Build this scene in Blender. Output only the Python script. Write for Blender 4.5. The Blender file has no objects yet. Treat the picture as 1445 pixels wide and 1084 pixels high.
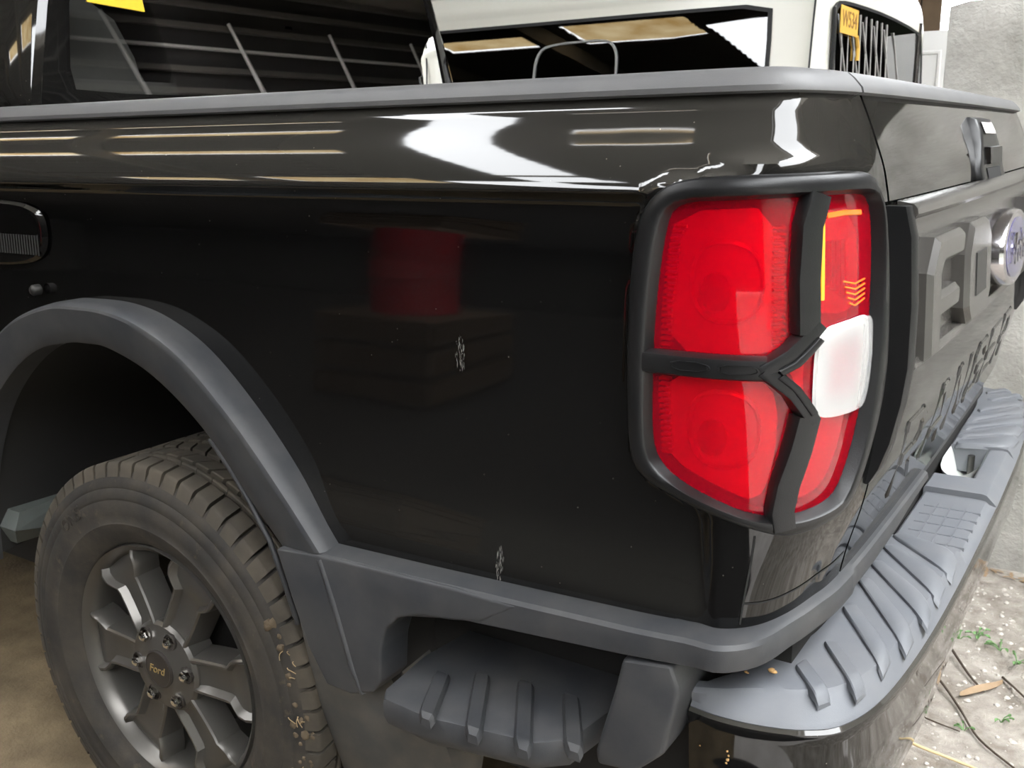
import bpy, bmesh, math, random, bisect
from mathutils import Vector, Matrix, Euler
random.seed(11)
scene = bpy.context.scene
COL = scene.collection
PI = math.pi

# ------------------------------------------------------------------ camera, sky, exposure
cam_d = bpy.data.cameras.new('camera')
cam = bpy.data.objects.new('camera', cam_d)
COL.objects.link(cam)
yaw, pitch, roll = 0.574, -0.242, -0.016
fw = Vector((-math.sin(yaw) * math.cos(pitch), math.cos(yaw) * math.cos(pitch), math.sin(pitch)))
rt = Vector((math.cos(yaw), math.sin(yaw), 0))
up = rt.cross(fw)
r2 = math.cos(roll) * rt + math.sin(roll) * up
u2 = -math.sin(roll) * rt + math.cos(roll) * up
cam.matrix_world = Matrix(((r2.x, u2.x, -fw.x, 1.427), (r2.y, u2.y, -fw.y, -0.994), (r2.z, u2.z, -fw.z, 1.317), (0, 0, 0, 1)))
cam_d.sensor_width = 36.0
cam_d.lens = 1400.0 / 1445.0 * 36.0
cam_d.clip_start = 0.02
cam_d.dof.use_dof = True
cam_d.dof.focus_distance = 1.38
cam_d.dof.aperture_fstop = 13.0
scene.camera = cam

world = bpy.data.worlds.new('overcast_sky')
scene.world = world
world.use_nodes = True
wn = world.node_tree
wn.nodes.clear()
w_out = wn.nodes.new('ShaderNodeOutputWorld')
w_bg = wn.nodes.new('ShaderNodeBackground')
w_bg.inputs['Color'].default_value = (0.95, 0.975, 1.0, 1)
w_bg.inputs['Strength'].default_value = 13.0
wn.links.new(w_bg.outputs[0], w_out.inputs[0])
scene.view_settings.view_transform = 'Standard'
scene.view_settings.look = 'None'
scene.view_settings.gamma = 1.0
scene.view_settings.exposure = 0.5
scene.view_settings.use_curve_mapping = False

# ------------------------------------------------------------------ materials
class NT:
    def __init__(self, name):
        self.m = bpy.data.materials.new(name)
        self.m.use_nodes = True
        self.t = self.m.node_tree
        self.t.nodes.clear()
        self.out = self.n('ShaderNodeOutputMaterial')
    def n(self, kind, **kw):
        nd = self.t.nodes.new(kind)
        for k, v in kw.items():
            if k in nd.inputs: nd.inputs[k].default_value = v
            else: setattr(nd, k, v)
        return nd
    def l(self, a, b): self.t.links.new(a, b)
    def coord(self, scale=(1, 1, 1)):
        tc = self.n('ShaderNodeTexCoord')
        mp = self.n('ShaderNodeMapping')
        mp.inputs['Scale'].default_value = scale
        self.l(tc.outputs['Object'], mp.inputs['Vector'])
        return mp.outputs[0]
    def noise(self, vec, scale, detail=3.0, rough=0.55):
        nd = self.n('ShaderNodeTexNoise', Scale=scale, Detail=detail, Roughness=rough)
        self.l(vec, nd.inputs['Vector'])
        return nd.outputs['Fac']
    def ramp(self, fac, stops):
        nd = self.n('ShaderNodeValToRGB')
        e = nd.color_ramp.elements
        while len(e) < len(stops): e.new(0.5)
        for el, (p, c) in zip(e, stops):
            el.position = p
            el.color = (c[0], c[1], c[2], 1) if len(c) == 3 else c
        self.l(fac, nd.inputs[0])
        return nd.outputs[0]
    def math(self, op, a, b=None, clamp=False):
        nd = self.n('ShaderNodeMath', operation=op, use_clamp=clamp)
        for i, v in enumerate((a, b)):
            if v is None: continue
            if isinstance(v, (int, float)): nd.inputs[i].default_value = v
            else: self.l(v, nd.inputs[i])
        return nd.outputs[0]
    def mix(self, fac, a, b):
        nd = self.n('ShaderNodeMix', data_type='RGBA')
        for i, v in ((0, fac), (6, a), (7, b)):
            if isinstance(v, (int, float)): nd.inputs[i].default_value = v
            elif isinstance(v, tuple): nd.inputs[i].default_value = (*v[:3], 1)
            else: self.l(v, nd.inputs[i])
        return nd.outputs[2]
    def bump(self, h, strength=0.3, dist=0.002):
        nd = self.n('ShaderNodeBump', Strength=strength, Distance=dist)
        self.l(h, nd.inputs['Height'])
        return nd.outputs[0]
    def bsdf(self, color=None, rough=None, bump=None, **kw):
        b = self.n('ShaderNodeBsdfPrincipled')
        if color is not None:
            if isinstance(color, tuple): b.inputs['Base Color'].default_value = (*color[:3], 1)
            else: self.l(color, b.inputs['Base Color'])
        if rough is not None:
            if isinstance(rough, (int, float)): b.inputs['Roughness'].default_value = rough
            else: self.l(rough, b.inputs['Roughness'])
        if bump is not None: self.l(bump, b.inputs['Normal'])
        for k, v in kw.items():
            b.inputs[k.replace('_', ' ')].default_value = v
        return b
    def done(self, shader):
        self.l(shader.outputs[0], self.out.inputs[0])
        return self.m

def simple(name, col, rough=0.5, metal=0.0, var=0.12, vscale=30.0, bump=0.0, bscale=200.0, **kw):
    t = NT(name)
    v = t.coord()
    n = t.noise(v, vscale)
    c = t.mix(n, tuple(x * (1 - var) for x in col), tuple(min(1, x * (1 + var)) for x in col))
    bp = t.bump(t.noise(v, bscale, 2.0), bump, 0.001) if bump else None
    return t.done(t.bsdf(c, rough, bp, Metallic=metal, **kw))

def paint_black():
    t = NT('gloss_black_paint')
    v = t.coord()
    # fine dust that settles on the upward facing metal, plus scattered specks
    geo = t.n('ShaderNodeNewGeometry')
    sp = t.n('ShaderNodeSeparateXYZ')
    t.l(geo.outputs['Normal'], sp.inputs[0])
    upf = t.math('MULTIPLY', t.math('MAXIMUM', sp.outputs['Z'], 0.0), 0.10)
    film = t.math('MULTIPLY', t.noise(v, 9.0, 5.0), 0.003)
    vo = t.n('ShaderNodeTexVoronoi', Scale=105.0)
    t.l(v, vo.inputs['Vector'])
    sc = t.n('ShaderNodeSeparateColor')
    t.l(vo.outputs['Color'], sc.inputs[0])
    pick = t.math('GREATER_THAN', sc.outputs[0], 0.92)
    speck = t.math('MULTIPLY', t.math('LESS_THAN', vo.outputs['Distance'], 0.085), pick)
    speck = t.math('MULTIPLY', speck, 0.30)
    fac = t.math('ADD', t.math('ADD', upf, film), speck, True)
    col = t.mix(fac, (0.0018, 0.0018, 0.002), (0.46, 0.43, 0.37))
    rough = t.math('ADD', t.math('MULTIPLY', t.noise(v, 25.0, 4.0), 0.03), 0.03)
    return t.done(t.bsdf(col, rough, IOR=1.52))

def plastic(name, col, dust=0.10, dust_col=(0.32, 0.29, 0.25), rough=0.55, spec=0.5):
    t = NT(name)
    v = t.coord()
    n = t.noise(v, 14.0, 5.0)
    f = t.math('MULTIPLY', t.ramp(n, [(0.35, (0, 0, 0)), (0.8, (1, 1, 1))]), dust)
    c = t.mix(f, col, dust_col)
    bp = t.bump(t.noise(v, 900.0, 1.0), 0.25, 0.0006)
    b = t.bsdf(c, rough, bp)
    b.inputs['Specular IOR Level'].default_value = spec
    return t.done(b)

M = {}
M['paint'] = paint_black()
M['plastic'] = plastic('dark_grey_plastic', (0.026, 0.0275, 0.031), 0.09)
M['guard'] = plastic('satin_black_plastic', (0.0075, 0.0075, 0.008), 0.012, rough=0.34, spec=0.32)
M['pad'] = plastic('bumper_pad_plastic', (0.108, 0.114, 0.126), 0.10)
M['dusty'] = plastic('dusty_grey_plastic', (0.045, 0.044, 0.042), 0.5, (0.15, 0.125, 0.095), 0.7)
M['tailguard'] = plastic('satin_grey_guard', (0.05, 0.047, 0.043), 0.04, rough=0.22)
M['bright_plate'] = simple('bright_recess_lining', (0.86, 0.88, 0.84), 0.22, 0.35, 0.04)
M['sill'] = simple('grey_green_sill_plastic', (0.11, 0.12, 0.11), 0.5)
M['scuff'] = simple('grey_scratch', (0.15, 0.142, 0.13), 0.8)
M['gold_ink'] = simple('gold_script', (0.42, 0.31, 0.14), 0.4, 0.6)
M['liner'] = simple('wheel_well_black', (0.010, 0.009, 0.008), 0.9)
M['seal'] = simple('black_rubber_gap', (0.004, 0.004, 0.004), 0.8)

def rubber():
    t = NT('dusty_tyre_rubber')
    v = t.coord()
    n = t.noise(v, 11.0, 6.0, 0.65)
    f = t.ramp(n, [(0.38, (0.05, 0.05, 0.05)), (0.72, (0.75, 0.75, 0.75))])
    c = t.mix(f, (0.014, 0.0125, 0.011), (0.062, 0.050, 0.036))
    mud = t.ramp(t.noise(v, 26.0, 6.0, 0.7), [(0.60, (0, 0, 0)), (0.68, (1, 1, 1))])
    c = t.mix(t.math('MULTIPLY', mud, 0.40), c, (0.11, 0.08, 0.05))
    bp = t.bump(t.noise(v, 220.0, 3.0), 0.3, 0.001)
    return t.done(t.bsdf(c, 0.8, bp))
M['rubber'] = rubber()
M['tread'] = plastic('dusty_tread_rubber', (0.038, 0.032, 0.024), 0.5, (0.125, 0.10, 0.07), 0.85)
M['alloy'] = simple('grey_alloy_paint', (0.105, 0.098, 0.089), 0.34, 0.6, 0.12, 18.0)
M['chrome'] = simple('chrome', (0.75, 0.73, 0.70), 0.12, 1.0, 0.05)
M['cap'] = simple('dark_bronze_cap', (0.035, 0.030, 0.027), 0.4, 0.3)
M['badge'] = simple('badge_silver', (0.62, 0.60, 0.62), 0.18, 1.0)
M['badge_blue'] = simple('badge_violet_enamel', (0.10, 0.09, 0.20), 0.12, 0.4)
M['brake'] = simple('brake_steel', (0.05, 0.048, 0.045), 0.5, 0.8)

def lens_red(name, dif, tint, fac):
    t = NT(name)
    tr = t.n('ShaderNodeBsdfTransparent')
    tr.inputs[0].default_value = (*tint, 1)
    di = t.n('ShaderNodeBsdfTranslucent')
    di.inputs[0].default_value = (*dif, 1)
    d2 = t.n('ShaderNodeBsdfDiffuse')
    d2.inputs[0].default_value = (*dif, 1)
    gl = t.n('ShaderNodeBsdfGlossy', Roughness=0.03)
    m1 = t.n('ShaderNodeMixShader')
    m1.inputs[0].default_value = fac
    t.l(tr.outputs[0], m1.inputs[1])
    t.l(d2.outputs[0], m1.inputs[2])
    fr = t.n('ShaderNodeFresnel', IOR=1.5)
    m2 = t.n('ShaderNodeMixShader')
    t.l(fr.outputs[0], m2.inputs[0])
    t.l(m1.outputs[0], m2.inputs[1])
    t.l(gl.outputs[0], m2.inputs[2])
    return t.done(m2)
M['lens'] = lens_red('red_lamp_lens', (1.0, 0.003, 0.03), (1.0, 0.012, 0.045), 0.22)
M['lens_clear'] = lens_red('clear_lamp_lens', (0.85, 0.85, 0.85), (0.93, 0.93, 0.93), 0.30)
M['reflector'] = simple('lamp_reflector', (0.90, 0.88, 0.86), 0.25, 0.15, 0.05)
M['reflector_dark'] = simple('lamp_housing_dark', (0.07, 0.06, 0.06), 0.4)
M['red_core'] = simple('red_lamp_core', (0.60, 0.01, 0.015), 0.2)
M['amber'] = simple('amber_reflector', (1.0, 0.42, 0.03), 0.2)
M['orange'] = simple('orange_lamp_strip', (0.95, 0.16, 0.02), 0.2)
M['white_plastic'] = simple('reverse_lamp_white', (0.86, 0.86, 0.85), 0.12)

def glass(name, col, fac, rough=0.01):
    t = NT(name)
    tr = t.n('ShaderNodeBsdfTransparent')
    tr.inputs[0].default_value = (*col, 1)
    gl = t.n('ShaderNodeBsdfGlossy', Roughness=rough)
    gl.inputs[0].default_value = (1, 1, 1, 1)
    fr = t.n('ShaderNodeFresnel', IOR=fac)
    mx = t.n('ShaderNodeMixShader')
    t.l(fr.outputs[0], mx.inputs[0])
    t.l(tr.outputs[0], mx.inputs[1])
    t.l(gl.outputs[0], mx.inputs[2])
    return t.done(mx)
M['cab_glass'] = glass('tinted_cab_glass', (0.55, 0.55, 0.53), 1.55)
M['van_glass'] = glass('tinted_van_glass', (0.10, 0.115, 0.10), 1.65)
M['van_white'] = simple('cream_white_paint', (0.67, 0.65, 0.575), 0.22, 0.0, 0.02, 3.0)
M['van_seal'] = simple('black_window_seal', (0.012, 0.012, 0.012), 0.6)
M['grey_frame'] = simple('grey_vent_frame', (0.30, 0.30, 0.29), 0.35)
M['seat'] = simple('dark_seat_cloth', (0.10, 0.10, 0.098), 0.9)
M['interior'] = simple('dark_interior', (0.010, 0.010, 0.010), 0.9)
M['yellow'] = simple('yellow_sticker', (0.85, 0.52, 0.01), 0.55, 0.0, 0.04)
M['tag_yellow'] = simple('ochre_tag_card', (0.62, 0.36, 0.06), 0.7, 0.0, 0.06)
M['tag_ink'] = simple('brown_ink', (0.22, 0.12, 0.03), 0.8)
M['white_enamel'] = simple('white_enamel', (0.70, 0.69, 0.67), 0.35, 0.0, 0.02)
M['steel_rod'] = simple('pale_steel_rod', (0.36, 0.35, 0.33), 0.5)

def concrete(name, a, b, scale, stain=(0.2, 0.18, 0.15), bs=0.6):
    t = NT(name)
    v = t.coord()
    n = t.noise(v, scale, 8.0, 0.62)
    c = t.ramp(n, [(0.3, a), (0.7, b)])
    st = t.ramp(t.noise(v, scale * 0.35, 5.0, 0.6), [(0.52, (0, 0, 0)), (0.75, (1, 1, 1))])
    c = t.mix(t.math('MULTIPLY', st, 0.45), c, stain)
    pit = t.noise(v, scale * 18, 3.0)
    bp = t.bump(t.math('ADD', n, t.math('MULTIPLY', pit, 0.4)), bs, 0.012)
    return t.done(t.bsdf(c, 0.92, bp))
M['wall'] = concrete('grey_concrete_wall', (0.25, 0.24, 0.215), (0.47, 0.455, 0.42), 5.0, (0.20, 0.185, 0.155))
M['floor'] = concrete('brown_concrete_floor', (0.105, 0.076, 0.042), (0.23, 0.172, 0.10), 6.0, (0.06, 0.045, 0.03))
M['dirt'] = concrete('pale_dirt', (0.20, 0.17, 0.137), (0.50, 0.455, 0.40), 14.0, (0.20, 0.165, 0.125), 1.0)
M['black_wall'] = simple('reflection_darkened_wall', (0.022, 0.020, 0.018), 0.9, 0.0, 0.3, 1.5)  # colour darkened so unseen walls mirror dimly in paint and glass
M['dim_floor'] = concrete('reflection_darkened_floor', (0.013, 0.011, 0.009), (0.03, 0.025, 0.02), 4.0, (0.012, 0.011, 0.01))  # near-black tone chosen for dim reflections, used on unseen floors
M['rail'] = plastic('bed_rail_plastic', (0.088, 0.087, 0.088), 0.08)
M['yard'] = concrete('sunlit_tone_yard', (0.55, 0.50, 0.46), (0.78, 0.74, 0.69), 4.0, (0.45, 0.40, 0.35), 0.6)  # paleness stands in for sunlit ground mirrored in the lens
M['pebble'] = simple('pebble_stone', (0.50, 0.46, 0.41), 0.9, 0.0, 0.3, 60.0)
M['leaf_dry'] = simple('dry_leaf', (0.33, 0.23, 0.14), 0.8, 0.0, 0.25)
M['twig'] = simple('dark_twig', (0.07, 0.05, 0.035), 0.9)
M['straw'] = simple('straw', (0.62, 0.48, 0.26), 0.8)
M['green'] = simple('green_leaf', (0.16, 0.30, 0.11), 0.6, 0.0, 0.3)
M['dry_grass'] = simple('dry_grass', (0.30, 0.22, 0.12), 0.85)
M['mud'] = simple('dried_mud', (0.085, 0.062, 0.038), 0.95, 0.0, 0.4, 60.0)
M['husk'] = simple('tan_husk', (0.55, 0.33, 0.13), 0.8, 0.0, 0.25)
M['roof'] = simple('weathered_roof_sheet', (0.115, 0.10, 0.082), 0.75, 0.0, 0.25, 2.0)
M['beam'] = simple('roof_steel', (0.16, 0.14, 0.11), 0.7, 0.0, 0.2, 4.0)
M['dark_wall'] = simple('dark_shed_wall', (0.060, 0.054, 0.047), 0.85, 0.0, 0.3, 1.5)
M['pale_wall'] = simple('pale_green_wall', (0.50, 0.53, 0.45), 0.85, 0.0, 0.12, 2.5)
M['plank'] = simple('brown_plank', (0.115, 0.075, 0.042), 0.8, 0.0, 0.35, 9.0)
M['red_drum'] = simple('red_drum_paint', (0.42, 0.015, 0.025), 0.4, 0.0, 0.15, 6.0)
def skylight():
    t = NT('translucent_skylight_sheet')
    v = t.coord((1, 1, 1))
    c = t.ramp(t.noise(v, 2.2, 4.0), [(0.3, (0.62, 0.40, 0.15)), (0.65, (1.0, 0.80, 0.45))])
    e = t.n('ShaderNodeEmission', Strength=5.5)
    t.l(c, e.inputs[0])
    return t.done(e)
M['skylight'] = skylight()

# ------------------------------------------------------------------ mesh helpers
def link(name, me, m, parent=None, smooth=35.0):
    o = bpy.data.objects.new(name, me)
    if m is not None and not me.materials: me.materials.append(M[m] if isinstance(m, str) else m)
    if smooth:
        me.polygons.foreach_set('use_smooth', [True] * len(me.polygons))
        me.set_sharp_from_angle(angle=math.radians(smooth))
    COL.objects.link(o)
    if parent is not None: o.parent = parent
    return o
def pyobj(name, V, F, m, parent=None, smooth=35.0, recalc=True):
    me = bpy.data.meshes.new(name)
    me.from_pydata([tuple(v) for v in V], [], F)
    if recalc:
        bm = bmesh.new(); bm.from_mesh(me)
        bmesh.ops.recalc_face_normals(bm, faces=bm.faces)
        bm.to_mesh(me); bm.free()
    me.update()
    return link(name, me, m, parent, smooth)
def bmobj(name, bm, m, parent=None, smooth=35.0):
    bmesh.ops.recalc_face_normals(bm, faces=bm.faces)
    me = bpy.data.meshes.new(name)
    bm.to_mesh(me); bm.free()
    return link(name, me, m, parent, smooth)
def tag(o, label=None, cat=None, group=None, kind=None):
    for k, v in (('label', label), ('category', cat), ('group', group), ('kind', kind)):
        if v: o[k] = v
    return o
def empty(name, loc=(0, 0, 0), rot=(0, 0, 0)):
    o = bpy.data.objects.new(name, None)
    o.location = loc; o.rotation_euler = rot
    o.empty_display_size = 0.1
    COL.objects.link(o)
    return o
class MB:
    """collects vertices and faces"""
    def __init__(self): self.V = []; self.F = []
    def grid(self, rows, closed=False, capped=False):
        b = len(self.V); n = len(rows[0])
        for r in rows: self.V += [tuple(p) for p in r]
        for i in range(len(rows) - 1):
            for j in range(n if closed else n - 1):
                k = (j + 1) % n
                self.F.append((b + i * n + j, b + i * n + k, b + (i + 1) * n + k, b + (i + 1) * n + j))
        if capped:
            self.F.append(tuple(b + j for j in range(n)))
            self.F.append(tuple(b + (len(rows) - 1) * n + j for j in range(n)))
        return self
    def box(self, x0, x1, y0, y1, z0, z1):
        b = len(self.V)
        self.V += [(x, y, z) for x in (x0, x1) for y in (y0, y1) for z in (z0, z1)]
        self.F += [tuple(b + i for i in f) for f in ((0, 1, 3, 2), (4, 6, 7, 5), (0, 4, 5, 1), (2, 3, 7, 6), (0, 2, 6, 4), (1, 5, 7, 3))]
        return self
    def tube(self, pts, r, n=8, taper=None):
        rows = []
        P = [Vector(p) for p in pts]
        for i, p in enumerate(P):
            t = (P[min(i + 1, len(P) - 1)] - P[max(i - 1, 0)]).normalized()
            a = t.cross(Vector((0, 0, 1)))
            if a.length < 1e-3: a = t.cross(Vector((0, 1, 0)))
            a.normalize(); c = t.cross(a)
            rr = r if taper is None else lerp(r, taper, i / (len(P) - 1))
            rows.append([p + rr * (math.cos(2 * PI * k / n) * a + math.sin(2 * PI * k / n) * c) for k in range(n)])
        return self.grid(rows, True, True)
    def build(self, name, m, parent=None, smooth=35.0): return pyobj(name, self.V, self.F, m, parent, smooth)
def bevel_prism(pts, depth_vec, bev=0.003, seg=2):
    """extrude a 3D polygon by depth_vec, bevel all edges; returns a bmesh"""
    bm = bmesh.new()
    vs = [bm.verts.new(p) for p in pts]
    f = bm.faces.new(vs)
    r = bmesh.ops.extrude_face_region(bm, geom=[f])
    d = Vector(depth_vec)
    for v in [g for g in r['geom'] if isinstance(g, bmesh.types.BMVert)]: v.co += d
    bmesh.ops.recalc_face_normals(bm, faces=bm.faces)
    if bev: bmesh.ops.bevel(bm, geom=list(bm.edges), offset=bev, segments=seg, affect='EDGES', profile=0.6, clamp_overlap=True)
    return bm
def add_bm(dst, src):
    me = bpy.data.meshes.new('tmp'); src.to_mesh(me); src.free(); dst.from_mesh(me); bpy.data.meshes.remove(me)

def lerp(a, b, t): return a + (b - a) * t
def table(tb, v):
    if v <= tb[0][0]: return tb[0][1]
    if v >= tb[-1][0]: return tb[-1][1]
    i = bisect.bisect(tb, (v, 1e9)) - 1
    (p, x), (q, y) = tb[i], tb[i + 1]
    return lerp(x, y, (v - p) / (q - p)) if q > p else y
def sstep(a, b, v):
    t = min(1.0, max(0.0, (v - a) / (b - a)))
    return t * t * (3 - 2 * t)
def catmull(pts, n):
    out = []
    P = [pts[0]] + list(pts) + [pts[-1]]
    for i in range(1, len(P) - 2):
        p0, p1, p2, p3 = P[i - 1], P[i], P[i + 1], P[i + 2]
        for k in range(n):
            t = k / n
            out.append(tuple(0.5 * (2 * b + (c - a) * t + (2 * a - 5 * b + 4 * c - d) * t * t + (3 * b - a - 3 * c + d) * t ** 3)
                             for a, b, c, d in zip(p0, p1, p2, p3)))
    out.append(tuple(pts[-1]))
    return out
# plan outline of the bed: along the left side, round the corner, across the tailgate, round the right corner
HALF = [(0.90, 0.0), (1.00, 0.0), (1.05, 0.004), (1.09, 0.020), (1.12, 0.050), (1.140, 0.095), (1.152, 0.15), (1.162, 0.22), (1.168, 0.40), (1.171, 0.68), (1.172, 0.96)]
_pl = catmull(HALF + [(x, 1.92 - y) for x, y in HALF[-2::-1]], 14)
_S = [0.90]
for a, b in zip(_pl, _pl[1:]): _S.append(_S[-1] + math.dist(a, b))
S_MID = _S[len(_S) // 2]
S_END = _S[-1]
def plan(s):
    if s <= _S[0]: return (s, 0.0), (0.0, -1.0)
    if s >= S_END: return (0.90 - (s - S_END), 1.92), (0.0, 1.0)
    i = min(len(_S) - 2, max(0, bisect.bisect(_S, s) - 1))
    t = (s - _S[i]) / (_S[i + 1] - _S[i])
    a, b = _pl[i], _pl[i + 1]
    def tan(k):
        k0, k1 = max(0, k - 1), min(len(_pl) - 1, k + 1)
        dx, dy = _pl[k1][0] - _pl[k0][0], _pl[k1][1] - _pl[k0][1]
        l = math.hypot(dx, dy); return dx / l, dy / l
    ta, tb = tan(i), tan(i + 1)
    tx, ty = lerp(ta[0], tb[0], t), lerp(ta[1], tb[1], t)
    l = math.hypot(tx, ty)
    return (lerp(a[0], b[0], t), lerp(a[1], b[1], t)), (ty / l, -tx / l)
def s_at_y(y):      # arc length where the tailgate crosses a given y
    lo, hi = 1.02, S_END
    for _ in range(40):
        m = (lo + hi) / 2
        if plan(m)[0][1] < y: lo = m
        else: hi = m
    return lo
_SIDE = [(0.60, .022), (0.70, .021), (0.757, .022), (0.79, .027), (0.83, .0335), (0.89, .0375), (1.00, .0415), (1.10, .044), (1.17, .046), (1.215, .045), (1.238, .041), (1.250, .031), (1.2555, .0205), (1.259, .0195), (1.266, .0215), (1.276, .0255), (1.29, .032), (1.305, .040), (1.32, .049), (1.335, .0575), (1.35, .065), (1.362, .075), (1.40, .095)]
SIDE = catmull(_SIDE, 6)
_REAR = [(0.60, -.05), (0.70, -.04), (.757, -.03), (.80, -.022), (.87, -.005), (.95, .006), (1.04, .010), (1.12, .007), (1.22, 0.0), (1.27, -.008), (1.30, -.018), (1.34, -.034), (1.38, -.052)]
REAR = catmull(_REAR, 6)
LAMP_OUTLINE = [(0.950, 1.2200), (0.962, 1.2480), (0.985, 1.2680), (1.020, 1.2760), (1.100, 1.2780), (1.200, 1.2785), (1.235, 1.2770), (1.252, 1.2660), (1.262, 1.235), (1.270, 1.167), (1.273, 1.086), (1.266, 1.011), (1.248, .955), (1.228, .910), (1.207, .893), (1.161, .886), (1.119, .882), (1.085, .893), (1.041, .908), (.997, .923), (.962, .9375), (.947, .9600), (.9425, 1.03), (.9428, 1.144)]
def in_loop(loop, s, z):
    c = False
    for (a, b), (p, q) in zip(loop, loop[1:] + loop[:1]):
        if (b > z) != (q > z) and s < (p - a) * (z - b) / (q - b) + a: c = not c
    return c
def loop_dist(loop, s, z):
    m = 9.0
    for (a, b), (p, q) in zip(loop, loop[1:] + loop[:1]):
        dx, dy = p - a, q - b
        t = ((s - a) * dx + (z - b) * dy) / (dx * dx + dy * dy)
        t = 0.0 if t < 0 else 1.0 if t > 1 else t
        d = (s - a - t * dx) ** 2 + (z - b - t * dy) ** 2
        if d < m: m = d
    return math.sqrt(m)
def raised(s, z):   # the flush pad of bodywork that carries the tail lamp and the corner under it
    if s > S_MID: s = 2 * S_MID - s
    if s < .91 or s > 1.36 or z > 1.30: return 0.0 if s < 1.36 else 1.0
    if z < .90 and s > 1.0: base = sstep(1.01 + (.90 - z) * .1, 1.05 + (.90 - z) * .1, s)
    else: base = 0.0
    if in_loop(LAMP_OUTLINE, s, z): return 1.0
    return max(base, 1 - sstep(.008, .022, loop_dist(LAMP_OUTLINE, s, z))) * (1 - sstep(1.264, 1.280, z) * sstep(1.10, 1.0, s) if z > 1.264 and s < 1.1 else 1)
def inset(s, z):
    b = table(SIDE, z)
    return b if s < .91 or s > S_END else lerp(b, min(b, .012), raised(s, z))
def surf(s, z, off=0.0):
    (px, py), (nx, ny) = plan(s)
    return (px + nx * (table(REAR, z) + off), py + ny * (-inset(s, z) + off), z)

# ------------------------------------------------------------------ the black pickup truck
truck = tag(empty('pickup_truck'), 'glossy black pickup truck with guarded red tail lamp, grey wheel and plastic bumper', 'truck')
S_GAP = s_at_y(0.235)
ARCH = [(-0.565, 0.50), (-0.545, 0.62), (-0.50, 0.74), (-0.41, 0.885), (-0.33, 0.952), (-0.25, 0.985), (-0.17, 1.022), (-0.09, 1.036), (0.01, 1.035), (0.09, 1.016), (0.185, 0.972), (0.285, 0.890), (0.38, 0.79), (0.455, 0.706), (0.52, 0.60)]
def arch_z(x):
    if x <= ARCH[0][0] or x >= ARCH[-1][0]: return 0.5
    for (a, za), (b, zb) in zip(ARCH, ARCH[1:]):
        if a <= x <= b: return lerp(za, zb, (x - a) / (b - a))
APERTURE = [(LAMP_OUTLINE[i][0] + (1.105 - LAMP_OUTLINE[i][0]) * .11, LAMP_OUTLINE[i][1] + (1.08 - LAMP_OUTLINE[i][1]) * .075) for i in range(len(LAMP_OUTLINE))]
def mirror_y(p): return (p[0], 1.92 - p[1], p[2])

def bed_side(name, right=False):
    mb = MB()
    ss = [-1.5, -1.2, -0.9, -0.7] + [-0.6 + 0.0125 * i for i in range(122)]
    ss = [s for s in ss if s < 0.905] + [0.905 + 0.006 * i for i in range(200)]
    ss = [s for s in ss if s < S_GAP - 0.005] + [S_GAP - 0.004]
    zs0 = [1.362, 1.356, 1.349, 1.342, 1.335, 1.327, 1.319, 1.311, 1.303, 1.295, 1.288, 1.281, 1.275, 1.270, 1.2655, 1.262, 1.259, 1.2575, 1.2555, 1.2535, 1.251, 1.248, 1.244, 1.239, 1.233, 1.225, 1.215, 1.20]
    rows = []
    for s in ss:
        zb = max(arch_z(s), 0.70) if s < 0.9 else 0.70
        zz = zs0 + [lerp(1.20, zb, (k / 60.0)) for k in range(1, 61)]
        if s > 1.0: zb = 0.757; zz = zs0 + [lerp(1.20, zb, (k / 60.0)) for k in range(1, 61)]
        elif s > 0.9:
            zb = lerp(0.70, 0.757, (s - 0.9) / 0.1); zz = zs0 + [lerp(1.20, zb, (k / 60.0)) for k in range(1, 61)]
        r = [surf(s, z) for z in zz]
        top = surf(s, 1.362, -0.02)
        rows.append([(top[0], top[1], 1.364)] + r)
    last = rows[-1]
    rows.append([(p[0] - 0.03, p[1] + 0.004, p[2]) for p in last])       # the edge turns in towards the tailgate gap
    if right: rows = [[mirror_y(p) for p in r] for r in rows]
    mb.grid(rows)
    # the aperture behind the lamp
    keep = []
    nr = len(rows[0])
    for f in mb.F:
        i, j = f[0] // nr, f[0] % nr
        if i < len(ss) and 0 < j < nr and ss[i] > .93:
            z = rows[i][j][2]
            if in_loop(APERTURE, ss[i] + .003, z - .004): continue
        keep.append(f)
    mb.F = keep
    return mb.build(name, 'paint', truck, 40)
left_side = bed_side('bed_side_panel')
right_side = bed_side('bed_side_panel', True)

def surf_patch(outline, off, rings=10, m='lens', name='patch', parent=None, centre=None, mirror=False, crown=0.0):
    """fills a star shaped outline given in (s, z) with rings that follow the bodywork"""
    n = len(outline)
    cx = centre[0] if centre else sum(p[0] for p in outline) / n
    cz = centre[1] if centre else sum(p[1] for p in outline) / n
    mb = MB()
    rows = []
    for k in range(rings + 1):
        t = max(0.02, k / rings)
        rows.append([surf(cx + (s - cx) * t, cz + (z - cz) * t, (off(t) if callable(off) else off) + crown * (1 - t * t)) for s, z in outline])
    if mirror: rows = [[mirror_y(p) for p in r] for r in rows]
    mb.grid(rows, True)
    mb.F.append(tuple(range(n)))
    return mb.build(name, m, parent)
def resample(loop, n):
    pts = loop + [loop[0]]
    L = [0.0]
    for a, b in zip(pts, pts[1:]): L.append(L[-1] + math.dist(a, b))
    out = []
    for k in range(n):
        d = L[-1] * k / n
        i = min(len(pts) - 2, max(0, bisect.bisect(L, d) - 1))
        t = (d - L[i]) / max(1e-9, L[i + 1] - L[i])
        out.append((lerp(pts[i][0], pts[i + 1][0], t), lerp(pts[i][1], pts[i + 1][1], t)))
    return out
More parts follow.
